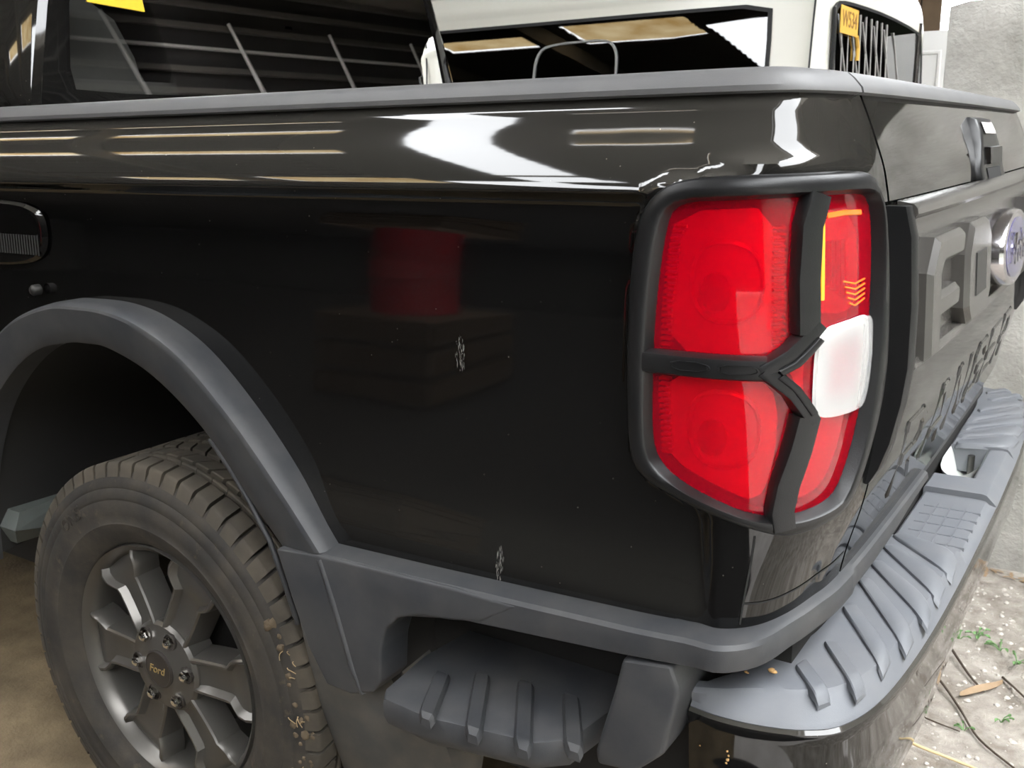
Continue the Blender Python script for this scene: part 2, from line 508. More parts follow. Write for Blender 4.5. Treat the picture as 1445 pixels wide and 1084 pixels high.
def smooth_loop(loop, it=1):
    for _ in range(it):
        out = []
        for i in range(len(loop)):
            a, b = loop[i], loop[(i + 1) % len(loop)]
            out += [(lerp(a[0], b[0], .25), lerp(a[1], b[1], .25)), (lerp(a[0], b[0], .75), lerp(a[1], b[1], .75))]
        loop = out
    return loop
def polar(loop, c, n):
    """radius resampled by angle so that two outlines can be lofted"""
    d = []
    loop = resample(loop, 600)
    for s, z in loop: d.append((math.atan2(z - c[1], s - c[0]), (s, z)))
    d.sort()
    an = [q[0] for q in d]
    out = []
    for k in range(n):
        a = -PI + 2 * PI * k / n
        i = bisect.bisect(an, a)
        p, q = d[i - 1], d[i % len(d)]
        a0, a1 = p[0], q[0]
        if i == 0: a0 -= 2 * PI
        if i == len(d): a1 += 2 * PI
        t = (a - a0) / (a1 - a0) if a1 > a0 else 0
        out.append((lerp(p[1][0], q[1][0], t), lerp(p[1][1], q[1][1], t)))
    return out
def strip(mb, path, width, off0, off1, bev=0.3, mirror=False, sub=6, taper=None):
    """a raised bar that follows the bodywork along a path in (s, z)"""
    P = []
    for (a, b) in zip(path, path[1:]):
        for k in range(sub): P.append((lerp(a[0], b[0], k / sub), lerp(a[1], b[1], k / sub)))
    P.append(path[-1])
    rows = []
    for i, p in enumerate(P):
        a, b = P[max(0, i - 1)], P[min(len(P) - 1, i + 1)]
        tx, tz = b[0] - a[0], b[1] - a[1]
        l = math.hypot(tx, tz) or 1
        nx, nz = -tz / l, tx / l
        w = width if not taper else lerp(taper[0], taper[1], i / (len(P) - 1))
        prof = [(-.5, off0), (-.5, lerp(off0, off1, .6)), (-.5 + bev * .5, off1 * .97 + off0 * .03), (-.5 + bev, off1), (0, off1), (.5 - bev, off1), (.5 - bev * .5, off1 * .97 + off0 * .03), (.5, lerp(off0, off1, .6)), (.5, off0)]
        r = [surf(p[0] + nx * w * f, p[1] + nz * w * f, o) for f, o in prof]
        rows.append([mirror_y(q) for q in r] if mirror else r)
    mb.grid(rows, False)
    b0 = len(mb.V) - len(rows) * 9
    mb.F += [tuple(b0 + j for j in range(9)), tuple(b0 + (len(rows) - 1) * 9 + j for j in range(9))]

def seam_line(pts, w, name):
    mb = MB()
    P = catmull(pts, 8)
    mb.grid([[surf(s - w, z + (w if abs(pts[0][1] - pts[-1][1]) < .03 else 0), .0007) , surf(s + w * (0 if abs(pts[0][1] - pts[-1][1]) < .03 else 1), z - (w if abs(pts[0][1] - pts[-1][1]) < .03 else 0), .0007)] for s, z in P])
    return mb.build(name, 'seal', left_side, 0)
seam_line([(1.093, .878), (1.094, .83), (1.094, .765)], .0014, 'panel_seam')
seam_line([(1.095, .792), (1.14, .791), (1.20, .793), (S_GAP - .006, .797)], .0012, 'panel_seam')

# ---- tail lamp, lens pieces and the plastic guard over it
LAMP_C = (1.105, 1.08)
G_OUT = LAMP_OUTLINE
G_IN = [(.984, 1.2280), (.9925, 1.2425), (1.008, 1.2485), (1.031, 1.2500), (1.10, 1.2530), (1.17, 1.2540), (1.235, 1.2530), (1.248, 1.2460), (1.2535, 1.2157), (1.2500, 1.137), (1.2420, 1.073), (1.2300, .9925), (1.2115, .937), (1.196, .912), (1.126, .9050), (1.084, .9075), (1.0476, .9208), (.9996, .9406), (.978, .962), (.972, .985), (.9705, 1.0324), (.972, 1.13)]
N_L = 120
g_out = polar(smooth_loop(G_OUT, 2), LAMP_C, N_L)
g_in = polar(smooth_loop(G_IN, 2), LAMP_C, N_L)
def mixl(a, b, t): return [(lerp(p[0], q[0], t), lerp(p[1], q[1], t)) for p, q in zip(a, b)]
def lamp_side(mirror):
    lamp = surf_patch(mixl(g_out, g_in, .55), -0.020, 8, 'reflector_dark', 'tail_lamp', truck, LAMP_C, mirror)
    # bright reflector bowls behind the red lens
    quad_up = [(0.985, 1.238), (1.112, 1.245), (1.112, 1.095), (1.085, 1.086), (0.980, 1.082), (0.978, 1.18)]
    quad_lo = [(0.980, 1.062), (1.085, 1.062), (1.108, 1.035), (1.108, 0.960), (1.094, 0.915), (1.046, 0.932), (0.990, 0.955), (0.978, 0.990)]
    for q in (quad_up, quad_lo):
        loop = resample(smooth_loop(q, 1), 72)
        c = (sum(p[0] for p in loop) / 72, sum(p[1] for p in loop) / 72)
        def dish(t, c=c):
            return -0.016 + 0.008 * t * t
        b = surf_patch(loop, dish, 12, 'reflector', 'reflector_bowl', lamp, c, mirror)
        bulb = [(c[0] - .012 + .018 * math.cos(a), c[1] - .01 + .022 * math.sin(a)) for a in [2 * PI * k / 24 for k in range(24)]]
        frame = MB()
        fl = resample(smooth_loop([(c[0] - .042, c[1] + .045), (c[0] + .040, c[1] + .045), (c[0] + .044, c[1] - .040), (c[0] - .036, c[1] - .045)], 2), 48)
        rws = [[surf(c[0] + (s - c[0]) * k_, c[1] + (z - c[1]) * k_, o_) for s, z in fl] for k_, o_ in ((1.06, -.014), (1.03, -.007), (.98, -.006), (.93, -.012))]
        if mirror: rws = [[mirror_y(p) for p in r] for r in rws]
        frame.grid(rws, True).build('bowl_rim', 'reflector', lamp)
        surf_patch(bulb, lambda t: -0.010 - 0.003 * t, 3, 'red_core', 'bulb_cover', lamp, None, mirror)
    # fine ribbed border of the side lens
    rb = MB()
    for k in range(40):
        z = 0.965 + k * 0.0066
        if 1.058 < z < 1.088: continue
        a = table([(0.94, 1.00), (0.965, 0.978), (1.03, 0.9725), (1.13, 0.974), (1.21, 0.981), (1.24, 1.0)], z)
        strip(rb, [(a, z), (a + 0.012, z)], 0.0036, -0.014, -0.004, .3, mirror, 1)
        if z < 1.235 and z > 1.09: strip(rb, [(1.098, z), (1.112, z)], 0.0036, -0.014, -0.004, .3, mirror, 1)
    tag(rb.build('lens_rib', 'red_core', lamp), kind='stuff')
    # right hand (rearward) lenses
    turn = resample(smooth_loop([(1.146, 1.238), (1.240, 1.236), (1.245, 1.137), (1.212, 1.123), (1.146, 1.130)], 1), 60)
    surf_patch(turn, lambda t: -0.014 + .008 * t * t, 8, 'reflector', 'turn_reflector', lamp, None, mirror)
    am = MB()
    strip(am, [(1.153, 1.226), (1.1515, 1.185), (1.151, 1.145)], 0.0055, 0.0045, 0.0072, .3, mirror)
    am.build('amber_strip', 'amber', lamp)
    am = MB(); strip(am, [(1.160, 1.2335), (1.19, 1.2350), (1.228, 1.2335)], 0.0060, 0.0045, 0.0070, .3, mirror); am.build('amber_strip', 'orange', lamp)
    for k in range(5):
        am = MB(); strip(am, [(1.186 + k * .003, 1.162 - k * .0062), (1.212, 1.157 - k * .0060), (1.236, 1.160 - k * .0055)], 0.0022, 0.0045, 0.0062, .3, mirror, 2); am.build('amber_strip', 'orange', lamp)
    rr = MB()
    for k in range(5):
        x = 1.168 + k * 0.010
        strip(rr, [(x, 1.205), (x, 1.160 - .004 * k)], 0.0045, -0.010, -0.004, .3, mirror)
    rr.build('turn_rib', 'red_core', lamp)
    low = resample(smooth_loop([(1.128, 1.010), (1.150, 1.012), (1.238, 1.012), (1.226, .975), (1.200, .925), (1.150, .913), (1.125, .930)], 1), 60)
    surf_patch(low, -0.010, 5, 'reflector', 'lower_reflector', lamp, None, mirror)
    tri = [(1.112, 1.078), (1.142, 1.112), (1.140, 1.090), (1.138, 1.060), (1.140, 1.040), (1.132, 1.046)]
    surf_patch(resample(tri, 40), -0.008, 4, 'reflector', 'centre_reflector', lamp, None, mirror)
    surf_patch(g_in if False else mixl(g_out, g_in, .8), lambda t: 0.0055, 14, 'lens', 'red_lens', lamp, LAMP_C, mirror)
    # clear reversing lamp, stepped in concentric ridges
    rev = resample(smooth_loop([(1.146, 1.1150), (1.190, 1.1195), (1.237, 1.1215), (1.244, 1.1100), (1.2430, 1.070), (1.234, 1.022), (1.222, 1.0150), (1.150, 1.0150), (1.141, 1.024), (1.138, 1.040), (1.139, 1.090)], 2), 64)
    w = MB()
    c = (1.200, 1.066)
    rows = []
    for k in range(17):
        t = 1 - k / 17.0 * 0.94
        rows.append([surf(c[0] + (s - c[0]) * t, c[1] + (z - c[1]) * t, 0.0075 + (0.0022 if k % 2 else 0) - 0.0004 * k) for s, z in rev])
    if mirror: rows = [[mirror_y(p) for p in r] for r in rows]
    w.grid(rows, True); w.F.append(tuple(16 * 64 + j for j in range(64)))
    w.build('reversing_lamp', 'white_plastic', lamp, 20)
    surf_patch(rev, 0.0125, 6, 'lens_clear', 'reversing_lens', lamp, c, mirror)
    # guard: ring, cross bars
    prof = [(0.0, -0.006), (0.0, 0.014), (0.05, 0.0185), (0.13, 0.0205), (0.45, 0.0225), (0.72, 0.0220), (0.80, 0.0195), (0.90, 0.008), (1.0, 0.004), (1.0, -.03)]
    rows = [[surf(s, z, o) for s, z in mixl(g_out, g_in, t)] for t, o in prof]
    if mirror: rows = [[mirror_y(p) for p in r] for r in rows]
    ring = MB().grid(rows, True).build('lamp_guard', 'guard', truck, 50)
    ring['label'] = 'satin black plastic guard with Y-shaped bars over the lamp'
    for path, wd in (([(1.139, 1.2575), (1.127, 1.2250), (1.1235, 1.17), (1.1245, 1.113)], .026),
                     ([(1.1275, 1.022), (1.1215, .985), (1.113, .945), (1.1110, .914), (1.116, .893)], .027),
                     ([(1.085, 1.0745), (1.108, 1.092), (1.136, 1.1230)], .017),
                     ([(1.085, 1.0745), (1.112, 1.049), (1.133, 1.0165)], .017)):
        b = MB(); strip(b, path, wd, 0.003, 0.0245, .22, mirror, 8); b.build('guard_bar', 'guard', ring, 50)
    b = MB()
    strip(b, [(0.955, 1.0742), (1.02, 1.0742), (1.094, 1.0748)], .0265, 0.003, 0.022, .22, mirror, 8)
    cross = b.build('guard_bar', 'guard', ring, 50)
    for a0, a1 in ((0.997, 1.035), (1.046, 1.078)):
        # recess rims on the cross bar
        loop = resample(smooth_loop([(a0, 1.0795), (a1, 1.0800), (a1 + .003, 1.0705), (a0 + .002, 1.0695)], 1), 32)
        q = MB()
        cc = ((a0 + a1) / 2, 1.0748)
        rows = []
        for t, o in ((1.12, .0215), (1.08, .0238), (0.98, .0238), (0.90, .0200), (0.02, .0200)):
            rows.append([surf(cc[0] + (s - cc[0]) * t, cc[1] + (z - cc[1]) * t, o) for s, z in loop])
        if mirror: rows = [[mirror_y(p) for p in r] for r in rows]
        q.grid(rows, True).build('bar_recess', 'guard', ring, 50)
    # the inner lugs of the diagonal bars
    for path in ([(1.098, 1.074), (1.112, 1.083), (1.134, 1.108)], [(1.098, 1.070), (1.112, 1.056), (1.130, 1.027)]):
        b = MB(); strip(b, path, .009, 0.004, 0.0275, .25, mirror, 5); b.build('guard_rib', 'guard', ring, 50)
lamp_side(False)
lamp_side(True)

# ---- tailgate
mb = MB()
s0, s1 = S_GAP + 0.004, 2 * S_MID - S_GAP - 0.004
tz = [1.362 - 0.0125 * k for k in range(int((1.362 - 0.757) / 0.0125) + 1)] + [0.757]
ss = [s0 + (s1 - s0) * k / 90 for k in range(91)]
rows = [[(surf(s, z)[0] - 0.03, surf(s, z)[1], z) for z in tz] if k in (-1,) else [surf(s, z) for z in tz] for k, s in enumerate(ss)]
rows = [[(p[0] - 0.03, p[1] + .003, p[2]) for p in rows[0]]] + rows + [[(p[0] - 0.03, p[1] - .003, p[2]) for p in rows[-1]]]
mb.grid(rows)
tailgate = mb.build('tailgate', 'paint', truck, 40)
# dark gaps beside the tailgate
for s in (S_GAP, 2 * S_MID - S_GAP):
    MB().grid([[tuple(Vector(surf(s + d, z, -0.012))) for z in tz] for d in (-0.006, 0.006)]).build('tailgate_gap', 'seal', truck)
# plastic caps on the bed sides and along the top of the tailgate
def cap_rows(ss, hi=0.0):
    rows = []
    for s in ss:
        r = []
        for o, z in ((-0.02, 1.361), (0.002, 1.3605), (0.0095, 1.3630), (0.0105, 1.369), (0.006, 1.3795), (-0.001, 1.3855), (-0.015, 1.3885), (-0.060, 1.389), (-0.066, 1.384), (-0.066, 1.36)):
            (px, py), (nx, ny) = plan(s)
            r.append((px + nx * (table(REAR, min(z, 1.38)) * 1.0 + o), py + ny * (-inset(s, 1.356) + o), z + hi * max(0, (z - 1.361) / .028)))
        rows.append(r)
    return rows
for right in (False, True):
    rows = cap_rows([-0.47, -0.3, -0.1, 0.1, 0.3, 0.5, 0.7, 0.85] + [0.9 + 0.02 * k for k in range(100) if 0.9 + 0.02 * k < S_GAP - .035] + [S_GAP - .022])
    if right: rows = [[mirror_y(p) for p in r] for r in rows]
    MB().grid(rows, True, True).build('bed_rail_cap', 'rail', truck, 30)
rows = cap_rows([S_GAP - .014 + (2 * S_MID - 2 * S_GAP + .028) * k / 60 for k in range(61)])
MB().grid(rows, True, True).build('tailgate_cap', 'rail', truck, 30)
# tailgate handle: bezel, pull pocket, reversing camera panel
def on_tail(y, z, off): return surf(s_at_y(y), z, off)
hz = [(1.341, 0.078, .004), (1.337, 0.082, .014), (1.318, 0.086, .016), (1.298, 0.098, .013), (1.278, 0.116, .010), (1.258, 0.130, .008), (1.240, 0.128, .010), (1.220, 0.100, .012), (1.213, 0.094, .005)]
rows = []
for z, hw, o in hz:
    rows.append([on_tail(.96 - hw - .006, z, -0.006), on_tail(.96 - hw - .003, z, o * .8)] + [on_tail(.96 + lerp(-hw, hw, k / 8), z, o) for k in range(9)] + [on_tail(.96 + hw + .003, z, o * .8), on_tail(.96 + hw + .006, z, -0.006)])
hb = MB().grid(rows).build('tailgate_handle', 'guard', tailgate, 45)
hk = MB()
hk.grid([[on_tail(.96 + lerp(-.075, .075, k / 6), z, o) for k in range(7)] for z, o in ((1.257, .0080), (1.2565, .0095), (1.230, .0130), (1.2295, .0105))])
hk.build('handle_pocket', 'seal', tailgate)
hk = MB()
hk.grid([[on_tail(.96 + lerp(-.06, .06, k / 6), z, o) for k in range(7)] for z, o in ((1.333, .0130), (1.3325, .0175), (1.314, .0185), (1.3135, .0140))])
hk.build('handle_lamp', 'white_plastic', tailgate)
hk = MB()
hk.grid([[on_tail(.96 + lerp(-.07, .07, k / 6), z, o) for k in range(7)] for z, o in ((1.292, .011), (1.2915, .0210), (1.264, .0155), (1.2635, .006))])
hk.build('handle_pull', 'guard', tailgate)

# ---- embossed letters along the lower tailgate: outlined, like pressed steel
def glyph_mesh(ch, size, depth, bev):
    cu = bpy.data.curves.new('glyph', 'FONT')
    cu.body = ch; cu.size = size; cu.extrude = depth; cu.bevel_depth = bev; cu.align_x = 'CENTER'; cu.align_y = 'CENTER'
    o = bpy.data.objects.new('glyph', cu)
    COL.objects.link(o)
    dg = bpy.context.evaluated_depsgraph_get()
    me = bpy.data.meshes.new_from_object(o.evaluated_get(dg))
    bpy.data.objects.remove(o); bpy.data.curves.remove(cu)
    me.materials.clear()
    return me
def stroke_letter(ch):
    P = {'R': [[(0, 0), (0, 1), (.7, 1), (.9, .85), (.9, .6), (.7, .47), (.1, .47)], [(.5, .45), (.92, 0)]],
         'A': [[(0, 0), (.38, 1), (.62, 1), (1, 0)], [(.2, .3), (.8, .3)]],
         'N': [[(0, 0), (0, 1), (.12, 1), (.85, .05), (.97, .05)], [(.97, 0), (.97, 1)]],
         'G': [[(.95, .8), (.8, 1), (.15, 1), (0, .85), (0, .15), (.15, 0), (.95, 0), (.95, .48), (.55, .48)]],
         'E': [[(.95, 1), (0, 1), (0, 0), (.95, 0)], [(0, .5), (.8, .5)]]}
    return P[ch]
for i, ch in enumerate('RANGER'):
    mb = MB()
    y0 = 0.415 + i * 0.196
    for line in stroke_letter(ch):
        pts = [(y0 + 0.125 * a, 0.823 + 0.098 * b) for a, b in line]
        for (ya, za), (yb, zb) in zip(pts, pts[1:]):
            L = math.hypot(yb - ya, zb - za)
            dy, dz = (zb - za) / L * .010, -(yb - ya) / L * .010
            ey, ez = (yb - ya) / L * .009, (zb - za) / L * .009
            q = [(ya - ey + dy, za - ez + dz), (yb + ey + dy, zb + ez + dz), (yb + ey - dy, zb + ez - dz), (ya - ey - dy, za - ez - dz)]
            q2 = [(lerp(a, (ya + yb) / 2, .06) * .6 + .4 * a, b) for a, b in q]
            ins = [(lerp(a, ya + (yb - ya) * (0 if k in (0, 3) else 1), .30), lerp(b, za + (zb - za) * (0 if k in (0, 3) else 1), .30)) for k, (a, b) in enumerate(q)]
            rows = [[on_tail(*p, -.002) for p in q], [on_tail(*p, .0005) for p in q], [on_tail(*p, .0030) for p in ins]]
            b0 = len(mb.V)
            mb.grid(rows, True)
            mb.F.append((b0 + 8, b0 + 9, b0 + 10, b0 + 11))
    mb.build('embossed_letter', 'paint', tailgate, 30)

# ---- plastic tailgate guard: side flange, upper and lower rail, raised letters, oval badge
guard = MB()
def tail_panel(mb, poly, o0, o1, bev=.006):
    """raised panel on the tailgate from a polygon in (y, z)"""
    n = len(poly)
    cy = sum(p[0] for p in poly) / n; cz = sum(p[1] for p in poly) / n
    def shrink(d):
        out = []
        for i in range(n):
            a, b, c = poly[i - 1], poly[i], poly[(i + 1) % n]
            e1 = Vector((b[0] - a[0], b[1] - a[1])).normalized(); e2 = Vector((c[0] - b[0], c[1] - b[1])).normalized()
            n1 = Vector((-e1.y, e1.x)); n2 = Vector((-e2.y, e2.x))
            bis = (n1 + n2)
            k = d / max(.35, 1 + n1.dot(n2)) if bis.length > 1e-6 else 0
            out.append((b[0] + bis.x * k, b[1] + bis.y * k))
        return out
    area = sum(poly[i - 1][0] * poly[i][1] - poly[i][0] * poly[i - 1][1] for i in range(n))
    if area < 0: poly = poly[::-1]
    q = shrink(bev)
    b0 = len(mb.V)
    mb.grid([[on_tail(*p, o0) for p in poly], [on_tail(*p, o1 - bev) for p in poly], [on_tail(*p, o1) for p in q]], True)
    mb.F.append(tuple(b0 + 2 * n + j for j in range(n)))
YL, YR = 0.222, 1.92 - 0.222
# backing sheet
rows = []
for z, o in ((1.232, .004), (1.228, .014), (1.20, .016), (1.12, .016), (1.06, .016), (1.038, .014), (1.034, .004)):
    rows.append([on_tail(YL + .012 + (YR - YL - .024) * k / 40, z, o) for k in range(41)])
gd = MB().grid(rows).build('tailgate_guard', 'tailguard', truck, 40)
# side flanges running down past the sheet
for sgn in (0, 1):
    mb = MB()
    fl = [(1.235, .026), (1.20, .032), (1.12, .033), (1.045, .031), (1.00, .027), (.95, .020), (.915, .012), (.895, .004)]
    rows = []
    for z, d in fl:
        y0 = YL - .004
        r = [(y0, -.004), (y0 + .001, d * .9), (y0 + .005, d), (y0 + .020, d), (y0 + .024, d * .8), (y0 + .026, 0.0)]
        r = [on_tail(a if not sgn else 1.92 - a, z, o) for a, o in r]
        rows.append(r)
    mb.grid(rows, False); mb.F.append(tuple(range(6)))
    mb.build('guard_flange', 'guard', gd, 40)
for z0, z1 in ((1.216, 1.240), (1.032, 1.053)):
    mb = MB()
    rows = []
    for k in range(41):
        y = YL + .020 + (YR - YL - .040) * k / 40
        rows.append([on_tail(y, z, o) for z, o in ((z0, .008), (z0 + .003, .026), (z0 + .009, .031), (z1 - .009, .031), (z1 - .003, .026), (z1, .008))])
    mb.grid(rows, False, True).build('guard_rail', 'tailguard', gd, 40)
F_ = [(.275, 1.045), (.275, 1.152), (.315, 1.192), (.475, 1.192), (.485, 1.180), (.470, 1.156), (.345, 1.156), (.330, 1.144), (.330, 1.122), (.445, 1.122), (.452, 1.110), (.440, 1.090), (.330, 1.090), (.330, 1.045)]
O_ = [(.515, 1.075), (.515, 1.150), (.550, 1.192), (.680, 1.192), (.715, 1.165), (.715, 1.075), (.685, 1.048), (.545, 1.048)]
R_ = [(1.205, 1.045), (1.205, 1.192), (1.36, 1.192), (1.395, 1.165), (1.395, 1.125), (1.36, 1.105), (1.40, 1.045), (1.345, 1.045), (1.31, 1.095), (1.26, 1.095), (1.26, 1.045)]
D_ = [(1.435, 1.045), (1.435, 1.192), (1.60, 1.192), (1.645, 1.150), (1.645, 1.085), (1.60, 1.045)]
for poly in (F_, O_, R_, D_):
    mb = MB(); tail_panel(mb, poly, .010, .040, .007)
    o = mb.build('guard_letter', 'tailguard', gd, 30)
    hole = {id(O_): [(.570, 1.085), (.570, 1.148), (.660, 1.148), (.660, 1.085)], id(R_): [(1.262, 1.122), (1.262, 1.155), (1.335, 1.155), (1.335, 1.122)], id(D_): [(1.49, 1.080), (1.49, 1.155), (1.59, 1.155), (1.59, 1.080)]}.get(id(poly))
    if hole:
        mb = MB(); tail_panel(mb, hole, .030, .0412, .0008); mb.build('letter_counter', 'guard', gd, 30)
def oval(mb, cy, cz, a, b, prof, n=40):
    mb.grid([[on_tail(cy + a * t * math.cos(2 * PI * k / n), cz + b * t * math.sin(2 * PI * k / n), o) for k in range(n)] for t, o in prof], True)
    mb.F.append(tuple(len(mb.V) - n + j for j in range(n)))
mb = MB(); oval(mb, .96, 1.120, .165, .066, ((1, .008), (1, .040), (.97, .046), (.90, .048), (.86, .045), (.1, .046))); mb.build('badge_ring', 'badge', gd, 35)
mb = MB(); oval(mb, .96, 1.120, .138, .052, ((1, .040), (.98, .0475), (.1, .052))); mb.build('badge_plate', 'badge_blue', gd, 35)
def place_text(word, size, fn, m, name, parent, depth=.002, shear=0.0):
    me = glyph_mesh(word, size, depth, 0.0)
    for v in me.vertices: v.co = Vector(fn(v.co.x + shear * v.co.y, v.co.y, v.co.z + depth))
    return link(name, me, m, parent, 0)
place_text('Ford', .075, lambda x, y, z: on_tail(.96 + x, 1.120 + y, .0515 + z), 'badge', 'badge_script', gd, .0015, .25)

# ---- lower cladding, wheel-arch flare, step, bracket, bumper
mb = MB()
ss = [0.452 + 0.02 * k for k in range(28)] + [1.0 + 0.012 * k for k in range(40) if 1.0 + .012 * k < s_at_y(.40)]
ss = [s for s in ss] + [s_at_y(.5), s_at_y(.60), s_at_y(.68), s_at_y(.72)]
rows = []
for s in ss:
    zt = table([(0.45, .733), (.64, .738), (.81, .744), (.96, .750), (1.05, .756), (1.2, .760)], s)
    zb = table([(0.45, .66), (.58, .662), (.695, .687), (.94, .705), (1.05, .716), (1.2, .722), (1.55, .724), (1.80, .742)], s)
    ex = .022 * (1 - sstep(1.06, 1.18, s)) + .016
    if s > 1.35: ex = .012
    r = []
    for o, z in ((-.01, zt + .004), (ex * .55, zt + .002), (ex * .88, zt - .001), (ex, zt - .006), (ex + .0005, lerp(zt, zb, .55)), (ex - .002, zb + .006), (ex - .012, zb), (-.02, zb + .002)):
        (px, py), (nx, ny) = plan(s)
        q = surf(s, .757, o)
        r.append((q[0], q[1], z))
    rows.append(r)
mb.grid(rows, True, True)
clad = mb.build('side_cladding', 'plastic', truck, 30)
# the deep front piece of the cladding between wheel and step
bm = bevel_prism([(x, -.0175, z) for x, z in [(.366, .722), (.452, .731), (.59, .735), (.70, .738), (.80, .737), (.74, .700), (.69, .689), (.635, .682), (.598, .668), (.576, .645), (.565, .612), (.560, .555), (.545, .535), (.50, .518), (.452, .520), (.418, .575), (.390, .650)]], (0, .065, 0), .005, 3)
bmobj('cladding_panel', bm, 'plastic', clad)
mb = MB().tube([(.455, -.0150, .724), (.478, -.0157, .66), (.508, -.0150, .56), (.522, -.0125, .525)], .0055, 8)
mb.build('cladding_crease', 'plastic', clad, 60)
# inner wall behind the step opening
MB().box(.50, 1.06, .155, .175, .36, .74).box(.515, .53, .060, .155, .50, .72).build('step_recess', 'liner', truck)
# mud flap with a curled edge
rows = []
for z, x0, x1, y in ((.70, .335, .50, .050), (.60, .328, .50, .050), (.54, .342, .515, .048), (.50, .350, .55, .048), (.44, .362, .60, .05), (.36, .374, .615, .065), (.28, .380, .59, .085), (.24, .382, .55, .10)):
    rows.append([(x0, y + .06, z), (x0 + .001, y, z), (x0 + .012, y - .008, z), (lerp(x0, x1, .4), y - .004, z), (lerp(x0, x1, .75), y + .006, z), (x1, y + .02, z), (x1 + .004, y + .09, z)])
MB().grid(rows, True, True).build('mud_flap', 'dusty', truck, 40)

def sm(path, n=6): return catmull(path, n)
outer = sm([(-.585, .50), (-.57, .62), (-.53, .755), (-.435, .90), (-.335, .980), (-.250, 1.027), (-.155, 1.056), (-.087, 1.062), (.008, 1.061), (.097, 1.043), (.192, .999), (.293, .917), (.387, .820), (.461, .734)])
inner = sm([(-.525, .48), (-.512, .60), (-.475, .71), (-.405, .825), (-.320, .908), (-.224, .965), (-.127, .988), (-.070, .992), (-.018, .990), (.069, .965), (.149, .922), (.225, .862), (.290, .790), (.362, .716)])
rows = []
for (xo, zo), (xi, zi) in zip(outer, inner):
    def P(t, y): return (lerp(xo, xi, t), y, lerp(zo, zi, t))
    rows.append([P(0, .045), P(0, .006), P(.03, -.008), P(.08, -.014), P(.14, -.016), P(.20, -.0155), P(.6, -.009), P(.94, -.002), P(1, .002), P(1.0, .05), P(.6, .06)])
flare = MB().grid(rows, True, True).build('wheel_arch_flare', 'plastic', truck, 28)
seam = [(x, .012, z) for x, z in inner[int(len(inner) * .80):]]
MB().tube([(.205, .012, .862), (.245, .010, .825), (.285, .010, .775), (.325, .010, .715), (.352, .012, .640), (.362, .02, .58)], .0045, 8).build('flare_edge_lip', 'plastic', flare, 60)
# wheel well
rows = []
for x, z in inner: rows.append([(x, .03, z + .012), (x, .20, z + .03), (x, .42, z + .02), (x, .62, z)])
MB().grid(rows).build('wheel_well', 'liner', truck, 60)
MB().box(-.60, .52, .62, .64, .30, 1.10).build('wheel_well_back', 'liner', truck)
MB().tube([(-.01, .16, .385), (-.01, 1.76, .385)], .05, 12).build('rear_axle', 'liner', truck, 60)
MB().box(-2.2, 1.05, .45, .55, .42, .56).box(-2.2, 1.05, 1.37, 1.47, .42, .56).build('chassis_rail', 'liner', truck)
MB().box(-2.4, -.50, .30, 1.72, .30, .62).build('underbody_block', 'liner', truck)  # plain block added to stop light leaking under the cab
MB().box(.62, 1.02, .30, 1.62, .36, .60).build('spare_well', 'liner', truck)
MB().box(-.47, 1.09, .66, 1.76, .80, .83).box(-.49, -.46, .16, 1.76, .80, 1.34).build('bed_floor', 'liner', truck)
rows = [[(-2.2, .07, .60), (-2.2, .05, .55), (-2.2, .09, .48), (-2.2, .25, .47), (-2.2, .25, .60)], [(-.475, .07, .585), (-.465, .05, .553), (-.50, .07, .512), (-.51, .25, .50), (-.51, .25, .58)]]
MB().grid(rows, True, True).build('sill_panel', 'sill', truck, 30)

# fuel flap, locking screw below it, scuffs in the paint
loop = resample(smooth_loop([(-.46, 1.225), (-.215, 1.222), (-.205, 1.16), (-.225, 1.125), (-.30, 1.108), (-.46, 1.105)], 2), 48)
ff = surf_patch(loop, lambda t: .010 if t < .96 else .004, 12, 'paint', 'fuel_flap', left_side)
mb = MB()
for k in range(22):
    x = -.40 + k * .008
    mb.grid([[surf(x + d, z, o) for d, o in ((-.002, .010), (0, .0118), (.002, .010))] for z in (1.165, 1.150 - .001 * k, 1.130)])
mb.build('flap_reflection', 'liner', ff, 60)  # ribs shaped as the corrugated roof's reflection in the flap
mb = MB()
mb.grid([[(-.246 + r * math.cos(a), .026 - d, 1.068 + r * math.sin(a)) for a in [2 * PI * k / 14 for k in range(14)]] for r, d in ((.010, -.01), (.010, .002), (.007, .006), (.001, .007))], True)
mb.build('trim_screw', 'brake', left_side, 50)
for cx, cz, h, w in ((.676, 1.046, .052, .010), (.745, .770, .048, .008)):
    mb = MB()
    for k in range(90):
        a = random.uniform(-1, 1); b = random.uniform(-1, 1)
        if a * a + b * b > 1: continue
        x, z, l = cx + a * w * .75, cz + b * h * .5, random.uniform(.002, .010)
        mb.V += [surf(x, z, .0006), surf(x + random.uniform(.0004, .0011), z - l * .4, .0006), surf(x + random.uniform(-.001, .002), z - l, .0006)]
        n = len(mb.V); mb.F.append((n - 3, n - 2, n - 1))
    mb.build('paint_scuff', 'scuff', left_side, 0)

